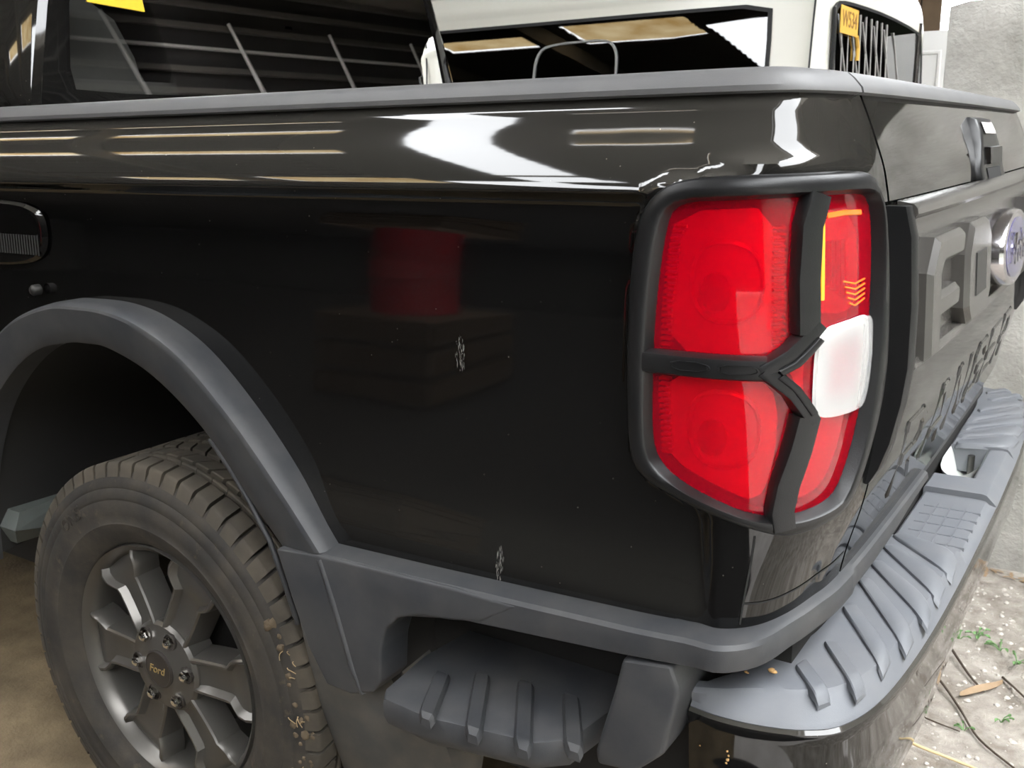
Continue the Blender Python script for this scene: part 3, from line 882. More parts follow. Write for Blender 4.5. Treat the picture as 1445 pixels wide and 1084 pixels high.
# box step behind the wheel with four tread ribs
top = [(.598, -.052), (.612, -.072), (.690, -.078), (.845, -.052), (.880, -.022), (.892, .06), (.892, .15), (.60, .15), (.588, .05)]
rows = []
for sc, z in ((.90, .528), (.97, .535), (1.0, .548), (1.0, .566), (.985, .573), (.96, .575)):
    rows.append([(.74 + (x - .74) * sc, .05 + (y - .05) * sc, z + .002) for x, y in top])
stp = MB().grid(rows, True, True).build('box_step', 'plastic', truck, 35)
for (xa, ya), (xb, yb) in [((0.693, -0.079), (0.641, 0.034)), ((0.765, -0.075), (0.686, 0.066)), ((0.836, -0.068), (0.748, 0.081)), ((0.893, -0.04), (0.822, 0.079))]:
    rows = []
    for f, s, dz in ((-.06, .55, -.006), (.0, .9, 0), (.10, 1, 0), (.72, 1, 0), (.82, .95, -.001), (.885, .80, -.006)):
        x, y = lerp(xa, xb, f), lerp(ya, yb, f)
        rows.append([(x + d * s, y, .577 + h + dz) for d, h in ((-.0150, -.004), (-.0130, .005), (-.010, .0085), (.010, .0085), (.0130, .005), (.0150, -.004))])
    MB().grid(rows, False, True).build('tread_rib', 'plastic', stp, 35)
# hanging bracket at the rear end of the step
bm = bmesh.new()
for prof in ([(.944, .703), (1.008, .712), (1.020, .680), (1.000, .588), (.962, .549), (.908, .541), (.905, .560), (.934, .660)],):
    add_bm(bm, bevel_prism([(x, -.012 + (.70 - z) * .03, z) for x, z in prof], (0, .16, 0), .008, 3))
bmobj('step_bracket', bm, 'plastic', truck)

# ---- rear bumper
B_OUT = [(1.012, .040), (1.05, .0365), (1.10, .043), (1.15, .062), (1.186, .098), (1.212, .183), (1.229, .36), (1.237, .61), (1.240, .96)]
B_TOP = [(1.014, .046), (1.045, .060), (1.085, .085), (1.130, .108), (1.165, .140), (1.193, .219), (1.208, .372), (1.217, .61), (1.220, .96)]
B_IN = [(1.013, .050), (1.030, .085), (1.050, .120), (1.075, .175), (1.092, .230), (1.102, .300), (1.104, .44), (1.106, .63), (1.108, .96)]
def full(h): return catmull(h, 8) + [(x, 1.92 - y) for x, y in catmull(h, 8)[-2::-1]]
bo, bt, bi = full(B_OUT), full(B_TOP), full(B_IN)
NB = len(bo)
def tow(o, i, d):     # a point moved inwards from the outer outline
    dx, dy = i[0] - o[0], i[1] - o[1]
    l = math.hypot(dx, dy) or 1
    return (o[0] + dx / l * d, o[1] + dy / l * d)
def b_low(y):         # lower edge of the painted face
    return table([(0.0, .40), (.20, .405), (.45, .415), (.62, .44), (.78, .47), (.96, .47), (1.14, .47), (1.30, .44), (1.5, .415), (1.92, .40)], y)
rows = []
for o, t, i in zip(bo, bt, bi):
    zl = b_low(o[1])
    tuck = .03 + .03 * sstep(.3, .9, min(o[1], 1.92 - o[1]))
    a = tow(o, i, .004)
    rows.append([(a[0], a[1], .634), (*tow(o, i, -.003), .629), (*tow(o, i, -.004), .622), (*tow(o, i, -.001), .612), (*tow(o, i, .001), .57), (*tow(o, i, .006), .52), (*tow(o, i, .014), lerp(.52, zl, .6)), (*tow(o, i, tuck), zl), (*tow(o, i, tuck + .05), zl - .005), (*tow(o, i, .12), zl + .02)])
bumper = MB().grid(rows, False, True).build('rear_bumper', 'paint', truck, 40)
# crease line pressed into the painted face
# plastic step pads; the ends stand a little proud of the middle
def pad(k0, k1, dz, name, mat='pad'):
    rows = []
    for k in range(k0, k1 + 1):
        o, t, i = bo[k], bt[k], bi[k]
        rows.append([(*i, .60), (*tow(i, o, .001), .650 + dz), (*tow(i, o, .006), .655 + dz), (*tow(t, i, .012), .656 + dz), (*t, .654 + dz), (*tow(t, o, .006), .649 + dz), (*tow(o, i, .006), .638 + dz * .3), (*tow(o, i, .0015), .634), (*tow(o, i, .004), .628), (*tow(o, i, .02), .60)])
    return MB().grid(rows, False, True).build(name, mat, bumper, 30)
ky = lambda y: min(range(NB // 2 + 1), key=lambda k: abs(bo[k][1] - y) if bo[k][0] > 1.13 else 9)
K1 = ky(.66)
pad(0, K1, .004, 'step_pad')
pad(NB - 1 - K1, NB - 1, .004, 'step_pad')
# middle pad with an opening over the tow recess
KA, KB = ky(.915), NB - 1 - ky(.56)
pad(K1, ky(.955), -.012, 'centre_pad')
def xy(y, h):   # outline x at y on the straight middle stretch
    tb = sorted((p[1], p[0]) for p in h[16:NB - 16])
    return table(tb, y)
def mid_pad(y0, y1, xi, name, mat='pad', dz=-.006):
    rows = []
    n = 8
    for k in range(n + 1):
        y = lerp(y0, y1, k / n)
        a, b, c = xi, xy(y, bt), xy(y, bo)
        rows.append([(a, y, .60), (a, y, .650 + dz), (a + .004, y, .654 + dz), (b - .008, y, .655 + dz), (b, y, .653 + dz), (b + .005, y, .648 + dz), (c - .004, y, .637), (c - .001, y, .633), (c - .003, y, .628), (c - .02, y, .60)])
    return MB().grid(rows, False, True).build(name, mat, bumper, 30)
yA, yB = bo[ky(.955)][1], bo[NB - 1 - K1][1]
mid_pad(yA, 1.05, 1.108, 'centre_pad', dz=0)
mid_pad(1.05, 1.355, 1.182, 'centre_pad', dz=0)
mid_pad(1.355, yB, 1.108, 'centre_pad', dz=0)
# bright lined tow recess
rows = []
for z, d in ((.654, -.004), (.640, .002), (.600, .012), (.585, .030), (.583, .06)):
    loop = resample(smooth_loop([(1.112 + d, 1.054 + d), (1.180 - d, 1.054 + d), (1.180 - d, 1.351 - d), (1.112 + d, 1.351 - d)], 2), 40) if d < .033 else resample([(1.146, 1.19), (1.148, 1.19), (1.148, 1.194), (1.146, 1.194)], 40)
    rows.append([(x, y, z) for x, y in loop])
mb = MB().grid(rows, True)
rec = mb.build('tow_recess', 'bright_plate', bumper, 40)
MB().tube([(1.152, 1.25, .586), (1.152, 1.25, .640)], .007, 10).build('tow_pin', 'brake', rec, 60)
# ribs of the two end pads: each runs across the pad and spills over its outer edge
RIBS = [((1.105, 0.154), (1.152, 0.092), (1.111, 0.179), (1.163, 0.112)), ((1.117, 0.237), (1.187, 0.13), (1.132, 0.245), (1.193, 0.158)), ((1.11, 0.353), (1.201, 0.202), (1.122, 0.373), (1.201, 0.254)), ((1.101, 0.466), (1.214, 0.272), (1.121, 0.47), (1.214, 0.329)), ((1.102, 0.535), (1.224, 0.359), (1.119, 0.545), (1.217, 0.43)), ((1.105, 0.609), (1.223, 0.447), (1.121, 0.618), (1.219, 0.528)), ((1.112, 0.658), (1.225, 0.54), (1.12, 0.674), (1.219, 0.636))]
def ribs(mirror):
    for n_, (l0, l1, r0, r1) in enumerate(RIBS):
        rows = []
        for f, h, s in ((0.0, -.004, .55), (.05, .0035, .85), (.12, .0055, 1.0), (.74, .0055, 1.0), (.86, .0045, .98), (.96, .0005, .92), (1.04, -.007, .80)):
            a = (lerp(l0[0], l1[0], f), lerp(l0[1], l1[1], f)); c = (lerp(r0[0], r1[0], f), lerp(r0[1], r1[1], f))
            m = ((a[0] + c[0]) / 2, (a[1] + c[1]) / 2)
            r = []
            for e, g in ((-1.18, 0), (-1.0, .75), (-.82, 1), (.82, 1), (1.0, .75), (1.18, 0)):
                q = (lerp(a[0], c[0], .5 + .5 * e * s), lerp(a[1], c[1], .5 + .5 * e * s))
                r.append((*q, .6597 + (h if g == 1 else h - .0015 if g else min(h, 0) - .006)))
            rows.append(r)
        if mirror: rows = [[mirror_y(p) for p in r] for r in rows]
        MB().grid(rows, False, True).build('pad_rib', 'pad', bumper, 35)
ribs(False); ribs(True)
# low ridges on the middle pad
for y in (.70, .745, .79, .835, .88):
    MB().grid([[(x, y + d, .6435 + h) for d, h in ((-.004, -.004), (-.002, .0015), (.002, .0015), (.004, -.004))] for x in (1.125, 1.222)], False, True).build('pad_ridge', 'pad', bumper, 60)
for x in (1.145, 1.17, 1.195):
    MB().grid([[(x + d, y, .6435 + h) for d, h in ((-.003, -.004), (-.0015, .0015), (.0015, .0015), (.003, -.004))] for y in (.675, .90)], False, True).build('pad_ridge', 'pad', bumper, 60)
MB().box(.95, 1.10, .16, 1.76, .56, .70).build('bumper_beam', 'liner', truck)
MB().grid([[(1.085, y, .722), (1.112, y, .718), (1.118, y, .700), (1.085, y, .690)] for y in (.30, 1.62)], True, True).build('tailgate_sill_trim', 'plastic', truck, 30)

# ------------------------------------------------------------------ wheel
WX, WZ = -0.012, 0.386
def ringpt(r, a, y): return (WX + r * math.cos(a), y, WZ + r * math.sin(a))
def lathe(prof, n=96): return MB().grid([[ringpt(r, 2 * PI * k / n, y) for k in range(n)] for r, y in prof], True)
wheel = lathe([(.216, .270), (.216, .060), (.222, .046), (.231, .036), (.2345, .033), (.2345, .0375), (.238, .046), (.238, .060), (.226, .075), (.226, .275)]).build('wheel', 'alloy', truck, 40)
# tyre carcass with moulded rings
tyre_prof = [(.230, .285), (.245, .292), (.30, .298), (.345, .290), (.375, .272), (.3795, .255), (.3815, .15), (.3795, .045), (.374, .032), (.362, .0235), (.350, .0190), (.347, .0200), (.344, .0178), (.330, .0145), (.326, .0160), (.320, .0135), (.300, .0135), (.285, .0160), (.282, .0145), (.268, .0190), (.255, .0260), (.247, .0330), (.2405, .0355), (.236, .042), (.230, .06)]
tyre = lathe(tyre_prof, 120).build('tyre', 'rubber', wheel, 40)
def tread(mb, y0, y1, n, a_off, frac, skew=0.0, h=.0125, r0=.3785, side=False):
    for k in range(n):
        a0 = 2 * PI * (k + a_off) / n; a1 = a0 + 2 * PI / n * frac
        rows = []
        for j in range(5):
            a = lerp(a0, a1, j / 4)
            e = 0.0
            r = r0 + h
            ya, yb = y0, y1
            sk = skew * (1 / n) * 2 * PI
            prof = [(r0 - .004, ya), (r - .002, ya + .0008), (r, ya + .003), (r, yb - .003), (r - .002, yb - .0008), (r0 - .004, yb)]
            if side: prof = [(.366, ya - .0075), (.377, ya - .0040), (r - .0050, ya - .0010), (r - .0015, ya + .002), (r, ya + .006), (r, yb - .003), (r - .002, yb - .0008), (r0 - .004, yb)]
            rows.append([ringpt(rr, a + sk * (yy - ya) / (yb - ya), yy) for rr, yy in prof])
        mb.grid(rows, False, True)
mb = MB()
tread(mb, .033, .078, 62, 0, .82, .25, side=True)
tread(mb, .0835, .094, 62, .3, .97, .2)
tread(mb, .101, .136, 62, .1, .80, -.5)
tread(mb, .143, .178, 62, .5, .84, .5)
tread(mb, .185, .220, 62, .2, .80, -.5)
tread(mb, .227, .272, 62, .6, .82, .3)
mb.build('tread', 'tread', wheel, 40)
# fine sipes across the shoulder blocks
# raised lettering band of the tyre wall
def tyre_text(word, a_c, r, size, name):
    def fn(x, y, z):
        a = a_c - x / r
        rr = r + y
        return ringpt(rr, a, table([(.26, .021), (.285, .014), (.32, .0125), (.35, .018)], rr) - z * .8)
    place_text(word, size, fn, 'rubber', name, wheel, .0012)
tyre_text('ONE', math.radians(127), .322, .036, 'moulded_lettering')
# spokes
def spoke(a0):
    ca, sa = math.cos(a0), math.sin(a0)
    def P(u, v, y): return (WX + u * ca - v * sa, y, WZ + u * sa + v * ca)
    rows = []
    st = [(.050, .030, .038), (.075, .033, .038), (.100, .035, .040), (.130, .036, .042), (.158, .037, .043), (.168, .038, .042), (.178, .048, .040), (.188, .056, .0385), (.204, .060, .0385), (.217, .061, .044)]
    for u, hw, y in st:
        rec = .013 if u > .08 else .003
        e = .0070
        uu = u
        r = [P(uu, -hw - .006, y + .050), P(uu, -hw - .002, y + .016), P(uu, -hw, y + .003), P(uu, -hw + .003, y), P(uu, -hw + e, y), P(uu, -hw + e + .007, y + rec), P(uu, 0, y + rec + .001)]
        r += [P(uu, hw - e - .007, y + rec), P(uu, hw - e, y), P(uu, hw - .003, y), P(uu, hw, y + .003), P(uu, hw + .002, y + .016), P(uu, hw + .006, y + .050)]
        rows.append(r)
    return MB().grid(rows).build('spoke', 'alloy', wheel, 30)
for k in range(6): spoke(math.radians(3 + 60 * k))
lathe([(.012, .026), (.050, .030), (.058, .034), (.082, .038), (.088, .044), (.088, .09)], 60).build('hub_face', 'alloy', wheel, 30)
lathe([(.0375, .034), (.0375, .0265), (.034, .0245), (.032, .0255), (.001, .0235)], 40).build('centre_cap', 'cap', wheel, 30)
place_text('Ford', .022, lambda x, y, z: (WX + x, .0238 - z, WZ + y), 'gold_ink', 'cap_script', wheel, .0006, .25)
for k in range(6):
    a = math.radians(3 + 60 * k)
    cx, cz = WX + .0665 * math.cos(a), WZ + .0665 * math.sin(a)
    def ring(r, y, n=12): return [(cx + r * math.cos(2 * PI * j / n), y, cz + r * math.sin(2 * PI * j / n)) for j in range(n)]
    MB().grid([ring(.0165, .040), ring(.0165, .0335), ring(.0150, .0325), ring(.0135, .036), ring(.0135, .041)], True).build('nut_seat', 'cap', wheel, 30)
    MB().grid([ring(.0095, .042, 6), ring(.0098, .026, 6), ring(.0085, .0235, 6), ring(.005, .0215, 6), ring(.0005, .0210, 6)], True).build('lug_nut', 'chrome', wheel, 25)
lathe([(.03, .12), (.150, .12), (.152, .125), (.152, .140), (.03, .142)], 60).build('brake_drum', 'brake', wheel, 40)

# mud and dry grass caught on the tyre, flecks on the painted bumper
for k in range(12):
    a = math.radians(random.uniform(-24, 24)); rr = random.uniform(.350, .372)
    da, dr = random.uniform(-.06, .06), random.uniform(-.012, .012)
    yy = lambda q: table([(.33, .0145), (.350, .019), (.362, .0225), (.372, .029), (.384, .04)], q) - .0015
    P = [(ringpt(rr + dr * f, a + da * f + .006 * math.sin(f * 4), yy(rr + dr * f) - .003 * math.sin(PI * f))) for f in [j / 6 for j in range(7)]]
    MB().tube(P, .0008, 5).build('grass_blade', 'dry_grass', wheel, 60)
def clod(c, r, n=9):
    mb = MB(); jit = [[random.uniform(.65, 1.25) for _ in range(n)] for _ in range(4)]
    mb.grid([[(c[0] + r * f * jit[q][k] * math.cos(2 * PI * k / n), c[1] - h * r, c[2] + r * f * jit[q][k] * math.sin(2 * PI * k / n)) for k in range(n)] for q, (f, h) in enumerate(((1, -.3), (.8, .15), (.45, .35), (.05, .4)))], True)
    return mb
for k in range(26):
    a = math.radians(random.uniform(-30, 30)); rr = random.uniform(.345, .378)
    clod(ringpt(rr, a, table([(.345, .0185), (.362, .0225), (.378, .032)], rr)), random.uniform(.004, .010)).build('mud_clod', 'mud', wheel, 60)
for x, z, rr in ((1.063, .590, .0035), (1.065, .584, .0028), (1.064, .578, .0035), (1.062, .573, .0025), (1.028, .585, .0018)):
    clod((x, .0385, z), rr, 7).build('dirt_fleck', 'husk', bumper, 60)

# ------------------------------------------------------------------ cab of the truck
CX = -0.47
def lean(p): return (p[0] - .085 * max(0.0, p[2] - 1.38), p[1], p[2])
def cab_ring(x, k=1.0, dz=0.0, pull=0.0):
    half = [(.745, 1.20), (.750, 1.36), (.735, 1.44), (.690, 1.60), (.635, 1.76), (.585, 1.83), (.48, 1.862), (.25, 1.878), (0, 1.882)]
    pts = [(.945 - h * k, z) for h, z in half] + [(.945 + h * k, z) for h, z in half[-2::-1]]
    return [lean((x, y, z + dz)) for y, z in pts]
def cab_ring2(x, k, inset):   # window opening
    half = [(.640, 1.432), (.645, 1.440), (.618, 1.60), (.575, 1.745), (.555, 1.770), (.50, 1.782), (.25, 1.795), (0, 1.80)]
    return half
rows = [cab_ring(-2.4), cab_ring(-1.4), cab_ring(CX - .09), cab_ring(CX - .03, .995), cab_ring(CX - .008, .985, -.004), cab_ring(CX, .965, -.012)]
cab = MB().grid(rows + [], False).grid([[(-2.39, y, z) for _, y, z in cab_ring(-2.39)], [(-2.39, .945, 1.3)] * 17]).build('cab', 'paint', truck, 40)
# rear wall around the window
def loop_h(half): return [(.945 - h, z) for h, z in half] + [(.945 + h, z) for h, z in half[-2::-1]]
outr = polar(resample([(y, z) for _, y, z in cab_ring(CX, .965, -.012)] + [(1.66, 1.0), (.23, 1.0)], 200), (.945, 1.6), 96)
inn = polar(resample(loop_h(cab_ring2(0, 1, 0)) + [(1.565, 1.425), (.325, 1.425)], 200), (.945, 1.6), 96)
w = MB()
w.grid([[lean((CX, y, z)) for y, z in outr], [lean((CX + .006, lerp(a[0], b[0], .75), lerp(a[1], b[1], .75))) for a, b in zip(outr, inn)], [lean((CX + .004, y, z)) for y, z in inn], [lean((CX - .03, y, z)) for y, z in inn]], True)
w.build('cab_rear_wall', 'paint', cab, 40)
gl = MB()
gl.grid([[lean((CX + .003, .945 + (y - .945) * t, 1.6 + (z - 1.6) * t)) for y, z in polar(inn, (.945, 1.6), 96)] for t in (1.02, .5, .02)], True)
glass_o = gl.build('rear_window', 'cab_glass', cab, 40)
MB().grid([[(CX - .03, y, z) for y, z in ((.30, 1.40), (1.60, 1.40))], [(CX - .05, y, z) for y, z in ((.30, 1.455), (1.60, 1.455))], [(CX - .30, y, z) for y, z in ((.30, 1.46), (1.60, 1.46))]]).build('parcel_shelf', 'seat', cab)
bm = bevel_prism([lean(q) for q in [(CX + .0045, .368, 1.606), (CX + .0045, .509, 1.599), (CX + .0045, .500, 1.70), (CX + .0045, .372, 1.70)]], (.0012, 0, 0), .0003, 1)
st = bmobj('window_sticker', bm, 'yellow', cab)
def seat(y, x):
    rows = []
    for z, hw, d in ((1.18, .25, .05), (1.40, .235, .055), (1.52, .20, .055), (1.60, .155, .05), (1.64, .09, .03)):
        rows.append([(x + d * math.cos(a), y + hw * math.copysign(abs(math.sin(a)) ** .5, math.sin(a)), z) for a in [2 * PI * k / 20 for k in range(20)]])
    s = MB().grid(rows, True, True).build('seat_back', 'seat', cab, 60)
    rows = []
    for z, hw, d in ((1.655, .05, .02), (1.67, .11, .04), (1.73, .125, .045), (1.80, .11, .04), (1.82, .05, .02)):
        rows.append([(x + d * math.cos(a), y + hw * math.copysign(abs(math.sin(a)) ** .6, math.sin(a)), z) for a in [2 * PI * k / 20 for k in range(20)]])
    MB().grid(rows, True, True).build('head_rest', 'seat', cab, 60)
for y in (.42, .95, 1.48): seat(y, CX - .22)
MB().box(-2.3, CX - .35, .25, 1.64, 1.0, 1.30).build('cabin_interior', 'interior', cab)

# ------------------------------------------------------------------ the shed: floor, yard, walls, roof
def structure(o): o['kind'] = 'structure'; return o
bm = bmesh.new()
structure(MB().box(-12, 0.98, -.55, 7.6, -.2, 0).build('floor', 'floor', None, 0))
structure(MB().box(-12, 2.1, -8, -.55, -.2, 0).build('trim_dim_floor', 'dim_floor', None, 0))  # unseen floor, dark colour put in to blacken the side panel's reflection
# pale trodden dirt of the yard, gently uneven
from mathutils import noise as mnoise
mb = MB()
def dirt_h(x, y):
    f = sstep(0.9, 1.05, x)
    return .004 + f * (.010 * mnoise.noise((x * 3.1, y * 3.1, 0)) + .006 * mnoise.noise((x * 11, y * 11, 2)) + .003 * mnoise.noise((x * 34, y * 34, 5)))
nx, ny = 60, 150
mb.grid([[(.93 + 1.6 * i / nx, -.4 + 3.0 * j / ny, dirt_h(.93 + 1.6 * i / nx, -.4 + 3.0 * j / ny)) for j in range(ny + 1)] for i in range(nx + 1)])
structure(mb.build('ground', 'dirt', None, 60))
structure(MB().box(.98, 9.0, -8, 7.6, -.2, -.004).build('trim_yard', 'yard', None, 0))
# free standing rough concrete wall behind the truck, with an uneven crest
mb = MB()
rows = []
xs = [.862 + .05 * k for k in range(50)]
for i, x in enumerate(xs):
    zt = 1.675 + .012 * mnoise.noise((x * 2.3, 0, 0)) + .006 * mnoise.noise((x * 9, 0, 0)) - (.010 if i == 0 else 0)
    r = []
    for j in range(41):
        z = zt * j / 40
        r.append((x + (.010 * mnoise.noise((0, 0, z * 4)) if i == 0 else 0), 2.205 + .010 * mnoise.noise((x * 2, 7, z * 2)) + .004 * mnoise.noise((x * 9, 3, z * 9)) + (.008 if i == 0 else 0) + (.006 if j == 40 else 0), z))
    r += [(x, 2.36, zt), (x, 2.37, 0)]
    rows.append(r)
structure(mb.grid(rows, True, True).build('wall_back', 'wall', None, 50))
# brown plank screen far behind, each plank a piece of its own
wall_far = structure(MB().box(-7.0, .16, 5.62, 5.66, 0, 3.6).build('wall_far', 'dark_wall', None, 0))
pl_me = None
for k in range(16):
    x = .225 - .118 * k
    if pl_me is None:
        o = MB().box(-.054, .054, 0, .02, 0, 3.4).build('plank', 'plank', wall_far, 0); pl_me = o.data
    else:
        o = bpy.data.objects.new('plank', pl_me); COL.objects.link(o); o.parent = wall_far
    o.location = (x - .06, 5.585 + random.uniform(-.006, .006), random.uniform(-.02, .02))
# side of the shed behind the photographer, coloured near black to keep its reflection dim
structure(MB().box(-12, 9.1, -8.2, -8, 0, 4.4).build('wall_front', 'black_wall', None, 0))
structure(MB().box(-12.2, -12, -8, 7.6, 0, 4.4).build('wall_left', 'dark_wall', None, 0))
structure(MB().box(-12, -.40, 7.6, 7.8, 0, 4.4).build('wall_right', 'dark_wall', None, 0))
structure(MB().box(6.0, 6.1, -8, 13.0, 1.7, 4.4).build('wall_gable', 'black_wall', None, 0))
pw = structure(MB().box(5.99, 6.1, -8, 13.0, 0, 1.7).build('wall_yard', 'pale_wall', None, 0))
for k in range(11):
    z = 1.85 + .22 * k
    MB().box(5.90, 5.96, -6, 12.9, z - (.011 if k % 4 == 3 else .028), z + (.011 if k % 4 == 3 else .028)).build('gable_rail', 'steel_rod' if k % 4 == 3 else 'dark_wall', pw, 0)
for k in range(8): MB().tube([(5.86, -1.0 + k * 1.55, 3.65), (5.86, -.35 + k * 1.55, 2.25)], .018, 8, .034).build('gable_brace', 'steel_rod', pw, 60)
for k in range(16): MB().box(5.985, 6.0, -8 + 1.3 * k, -7.97 + 1.3 * k, 0, 1.7).build('joint_strip', 'beam', pw, 0)
# roof of weathered sheets with translucent strips and two open bays
RZ = 4.1
OPEN = [(-1.95, -1.40, -3.6, -0.95), (-1.75, -0.55, -0.95, -0.3), (-2.75, -1.85, -8.0, -3.6), (2.15, 4.3, -7.2, 4.6)]
SHEETS = [(-6.5, -2.5, -1.74, -1.62), (-0.95, -0.15, -1.55, -1.50), (-4.3, -2.85, -4.0, -3.25), (-6.2, -4.7, -3.95, -3.5)]
gx = sorted({-12.0, 9.0} | {v for r in OPEN + SHEETS for v in r[:2]})
gy = sorted({-8.0, 7.6} | {v for r in OPEN + SHEETS for v in r[2:]})
def inside(r, x, y): return r[0] < x < r[1] and r[2] < y < r[3]
roof = MB()
for x0, x1 in zip(gx, gx[1:]):
    for y0, y1 in zip(gy, gy[1:]):
        mx, my = (x0 + x1) / 2, (y0 + y1) / 2
        if any(inside(r, mx, my) for r in OPEN + SHEETS): continue
        n = max(2, int((y1 - y0) / .09))
        roof.grid([[(x, y0 + (y1 - y0) * k / n, RZ + (.018 if k % 2 else 0)) for k in range(n + 1)] for x in (x0, x1)])
lights = SHEETS
ceiling = structure(roof.build('ceiling', 'roof', None, 0))
for x0, x1, y0, y1 in lights:
    MB().box(x0, x1, y0, y1, RZ + .03, RZ + .04).build('skylight_sheet', 'skylight', ceiling, 0)
for x in (-11, -9, -6.6, -4.5, -.1, 2.2, 4.2, 6.5):
    MB().box(x - .05, x + .05, -8, 7.6, RZ - .22, RZ - .02).build('roof_beam', 'beam', ceiling, 0)
for y in (-6.4, -2.9, -.3, 1.9, 5.0):
    MB().box(-12, 2.3, y - .03, y + .03, RZ - .10, RZ - .02).build('roof_purlin', 'beam', ceiling, 0)
# the yard runs on behind the shed, closed by a dark gable with rails and wire braces; seen mirrored in the windows
structure(MB().box(.85, 6.1, 13.0, 13.2, 0, 4.4).build('wall_end', 'black_wall', None, 0))
structure(MB().box(.75, .85, 7.6, 13.2, 0, 4.4).build('wall_side', 'black_wall', None, 0))
structure(MB().box(.85, 6.1, 7.6, 13.2, -.2, -.004).build('trim_lane', 'dim_floor', None, 0))
structure(MB().box(.85, 6.1, 7.6, 13.2, RZ, RZ + .05).build('ceiling_lane', 'roof', None, 0))

# ------------------------------------------------------------------ cream van parked beyond the truck
van = tag(empty('van', (-1.5, 3.4, 0)), 'cream white van with dark windows parked beyond the black truck', 'van')
SY = catmull([(.45, 2.57), (1.10, 2.560), (1.35, 2.580), (1.50, 2.597), (1.60, 2.609), (1.70, 2.6215), (1.77, 2.631), (1.80, 2.6355), (1.9, 2.65)], 5)
def vobj(mb, name, m, parent=van, smooth=35.0):
    mb.V = [(x + (1.5 if parent is van else 1.5), y - 3.4, z) for x, y, z in mb.V]
    return mb.build(name, m, parent, smooth)
def vring(x, inset=0.0, dz=0.0):
    h = [(.85, .45), (.862, 1.10), (.842, 1.35), (.815, 1.60), (.793, 1.77), (.790, 1.800), (.789, 1.812), (.792, 1.828), (.785, 1.850), (.74, 1.905), (.60, 1.945), (.3, 1.962), (0, 1.966)]
    p = [(3.43 - (a - inset), z + dz) for a, z in h] + [(3.43 + (a - inset), z + dz) for a, z in h[-2::-1]]
    return [(x, y, z) for y, z in p]
rows = [vring(-4.2, .06, -.05), vring(-4.15), vring(-2.0), vring(.30), vring(.355, .004, -.006), vring(.395, .022, -.03), vring(.412, .06, -.07)]
body = vobj(MB().grid(rows, False, True), 'van_body', 'van_white', van, 30)
def flat_loop(pts, it=2): return resample(smooth_loop(pts, it), 64)
# side glass: seal, pane, sliding vent frame
side = flat_loop([(-2.6, 1.10), (-2.6, 1.772), (-1.0, 1.772), (.13, 1.772), (.204, 1.764), (.207, 1.70), (.207, 1.50), (.205, 1.10)], 1)
def side_y(z): return table(SY, z)
c = (-1.2, 1.45)
def sc(l, t, dx=None): return [(c[0] + (x - c[0]) * (1 - (1 - t) * .26), c[1] + (z - c[1]) * t) for x, z in l]
vobj(MB().grid([[(x, side_y(z) - o, z) for x, z in sc(side, t)] for t, o in ((1.0, -.004), (1.0, .003), (.96, .003), (.955, -.01))], True), 'window_seal', 'van_seal')
vobj(MB().grid([[(c[0] + (x - c[0]) * t, side_y(c[1] + (z - c[1]) * t) + .0015 - .003, c[1] + (z - c[1]) * t) for x, z in sc(side, .975)] for t in (1, .7, .4, .02)], True), 'side_window', 'van_glass')
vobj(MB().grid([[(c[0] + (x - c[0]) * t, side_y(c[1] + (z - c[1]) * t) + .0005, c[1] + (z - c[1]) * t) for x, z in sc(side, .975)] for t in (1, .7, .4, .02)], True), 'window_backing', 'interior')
v = flat_loop([(-.775, 1.30), (-.775, 1.684), (-.40, 1.692), (-.385, 1.30)], 1)
cv = (-.58, 1.49)
v = flat_loop([(-.775, 1.30), (-.772, 1.60), (-.750, 1.660), (-.70, 1.684), (-.50, 1.690), (-.43, 1.684), (-.398, 1.650), (-.392, 1.60), (-.392, 1.30)], 1)
vobj(MB().grid([[(cv[0] + (x - cv[0]) * t, side_y(z) - o, cv[1] + (z - cv[1]) * t) for x, z in v] for t, o in ((1.0, .003), (1.0, .010), (.965, .010), (.96, .003))], True), 'vent_frame', 'grey_frame')
# shut line of the tailgate pillar
vobj(MB().tube([(.352, 2.560, 1.0), (.352, 2.590, 1.5), (.352, 2.620, 1.7), (.350, 2.66, 1.87)], .0035, 6), 'shut_line', 'van_seal')
# rear window and added rods shaped as a mirrored roof lattice
def rx(y, z): return .4135 - .02 * sstep(1.70, 1.95, z)
rear = flat_loop([(2.655, 1.05), (2.645, 1.745), (2.68, 1.768), (2.95, 1.780), (3.43, 1.785), (3.95, 1.770), (4.16, 1.745), (4.20, 1.05)], 1)
c2 = (3.43, 1.42)
vobj(MB().grid([[(rx(y, z) + o, c2[0] + (y - c2[0]) * t, c2[1] + (z - c2[1]) * t) for y, z in rear] for t, o in ((1.0, -.004), (1.0, .005), (.97, .005), (.965, -.01))], True), 'window_seal', 'van_seal')
vobj(MB().grid([[(rx(0, c2[1] + (z - c2[1]) * t) + .003, c2[0] + (y - c2[0]) * t, c2[1] + (z - c2[1]) * t) for y, z in rear] for t in (.985, .6, .3, .02)], True), 'rear_window', 'van_glass')
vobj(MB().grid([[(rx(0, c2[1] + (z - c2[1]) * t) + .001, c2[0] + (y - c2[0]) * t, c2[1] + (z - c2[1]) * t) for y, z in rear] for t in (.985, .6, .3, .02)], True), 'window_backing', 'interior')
gr = MB()
for k in range(10): gr.tube([(.402 + .016, 2.70 + .085 * k, 1.20), (.402 + .012, 2.66 + .085 * k, 1.745)], .0035, 6)
for k in range(6): gr.tube([(.402 + .016, 2.68 + .17 * k, 1.72), (.402 + .016, 2.98 + .17 * k, 1.30)], .003, 6)
vobj(gr, 'reflection_rods', 'steel_rod')
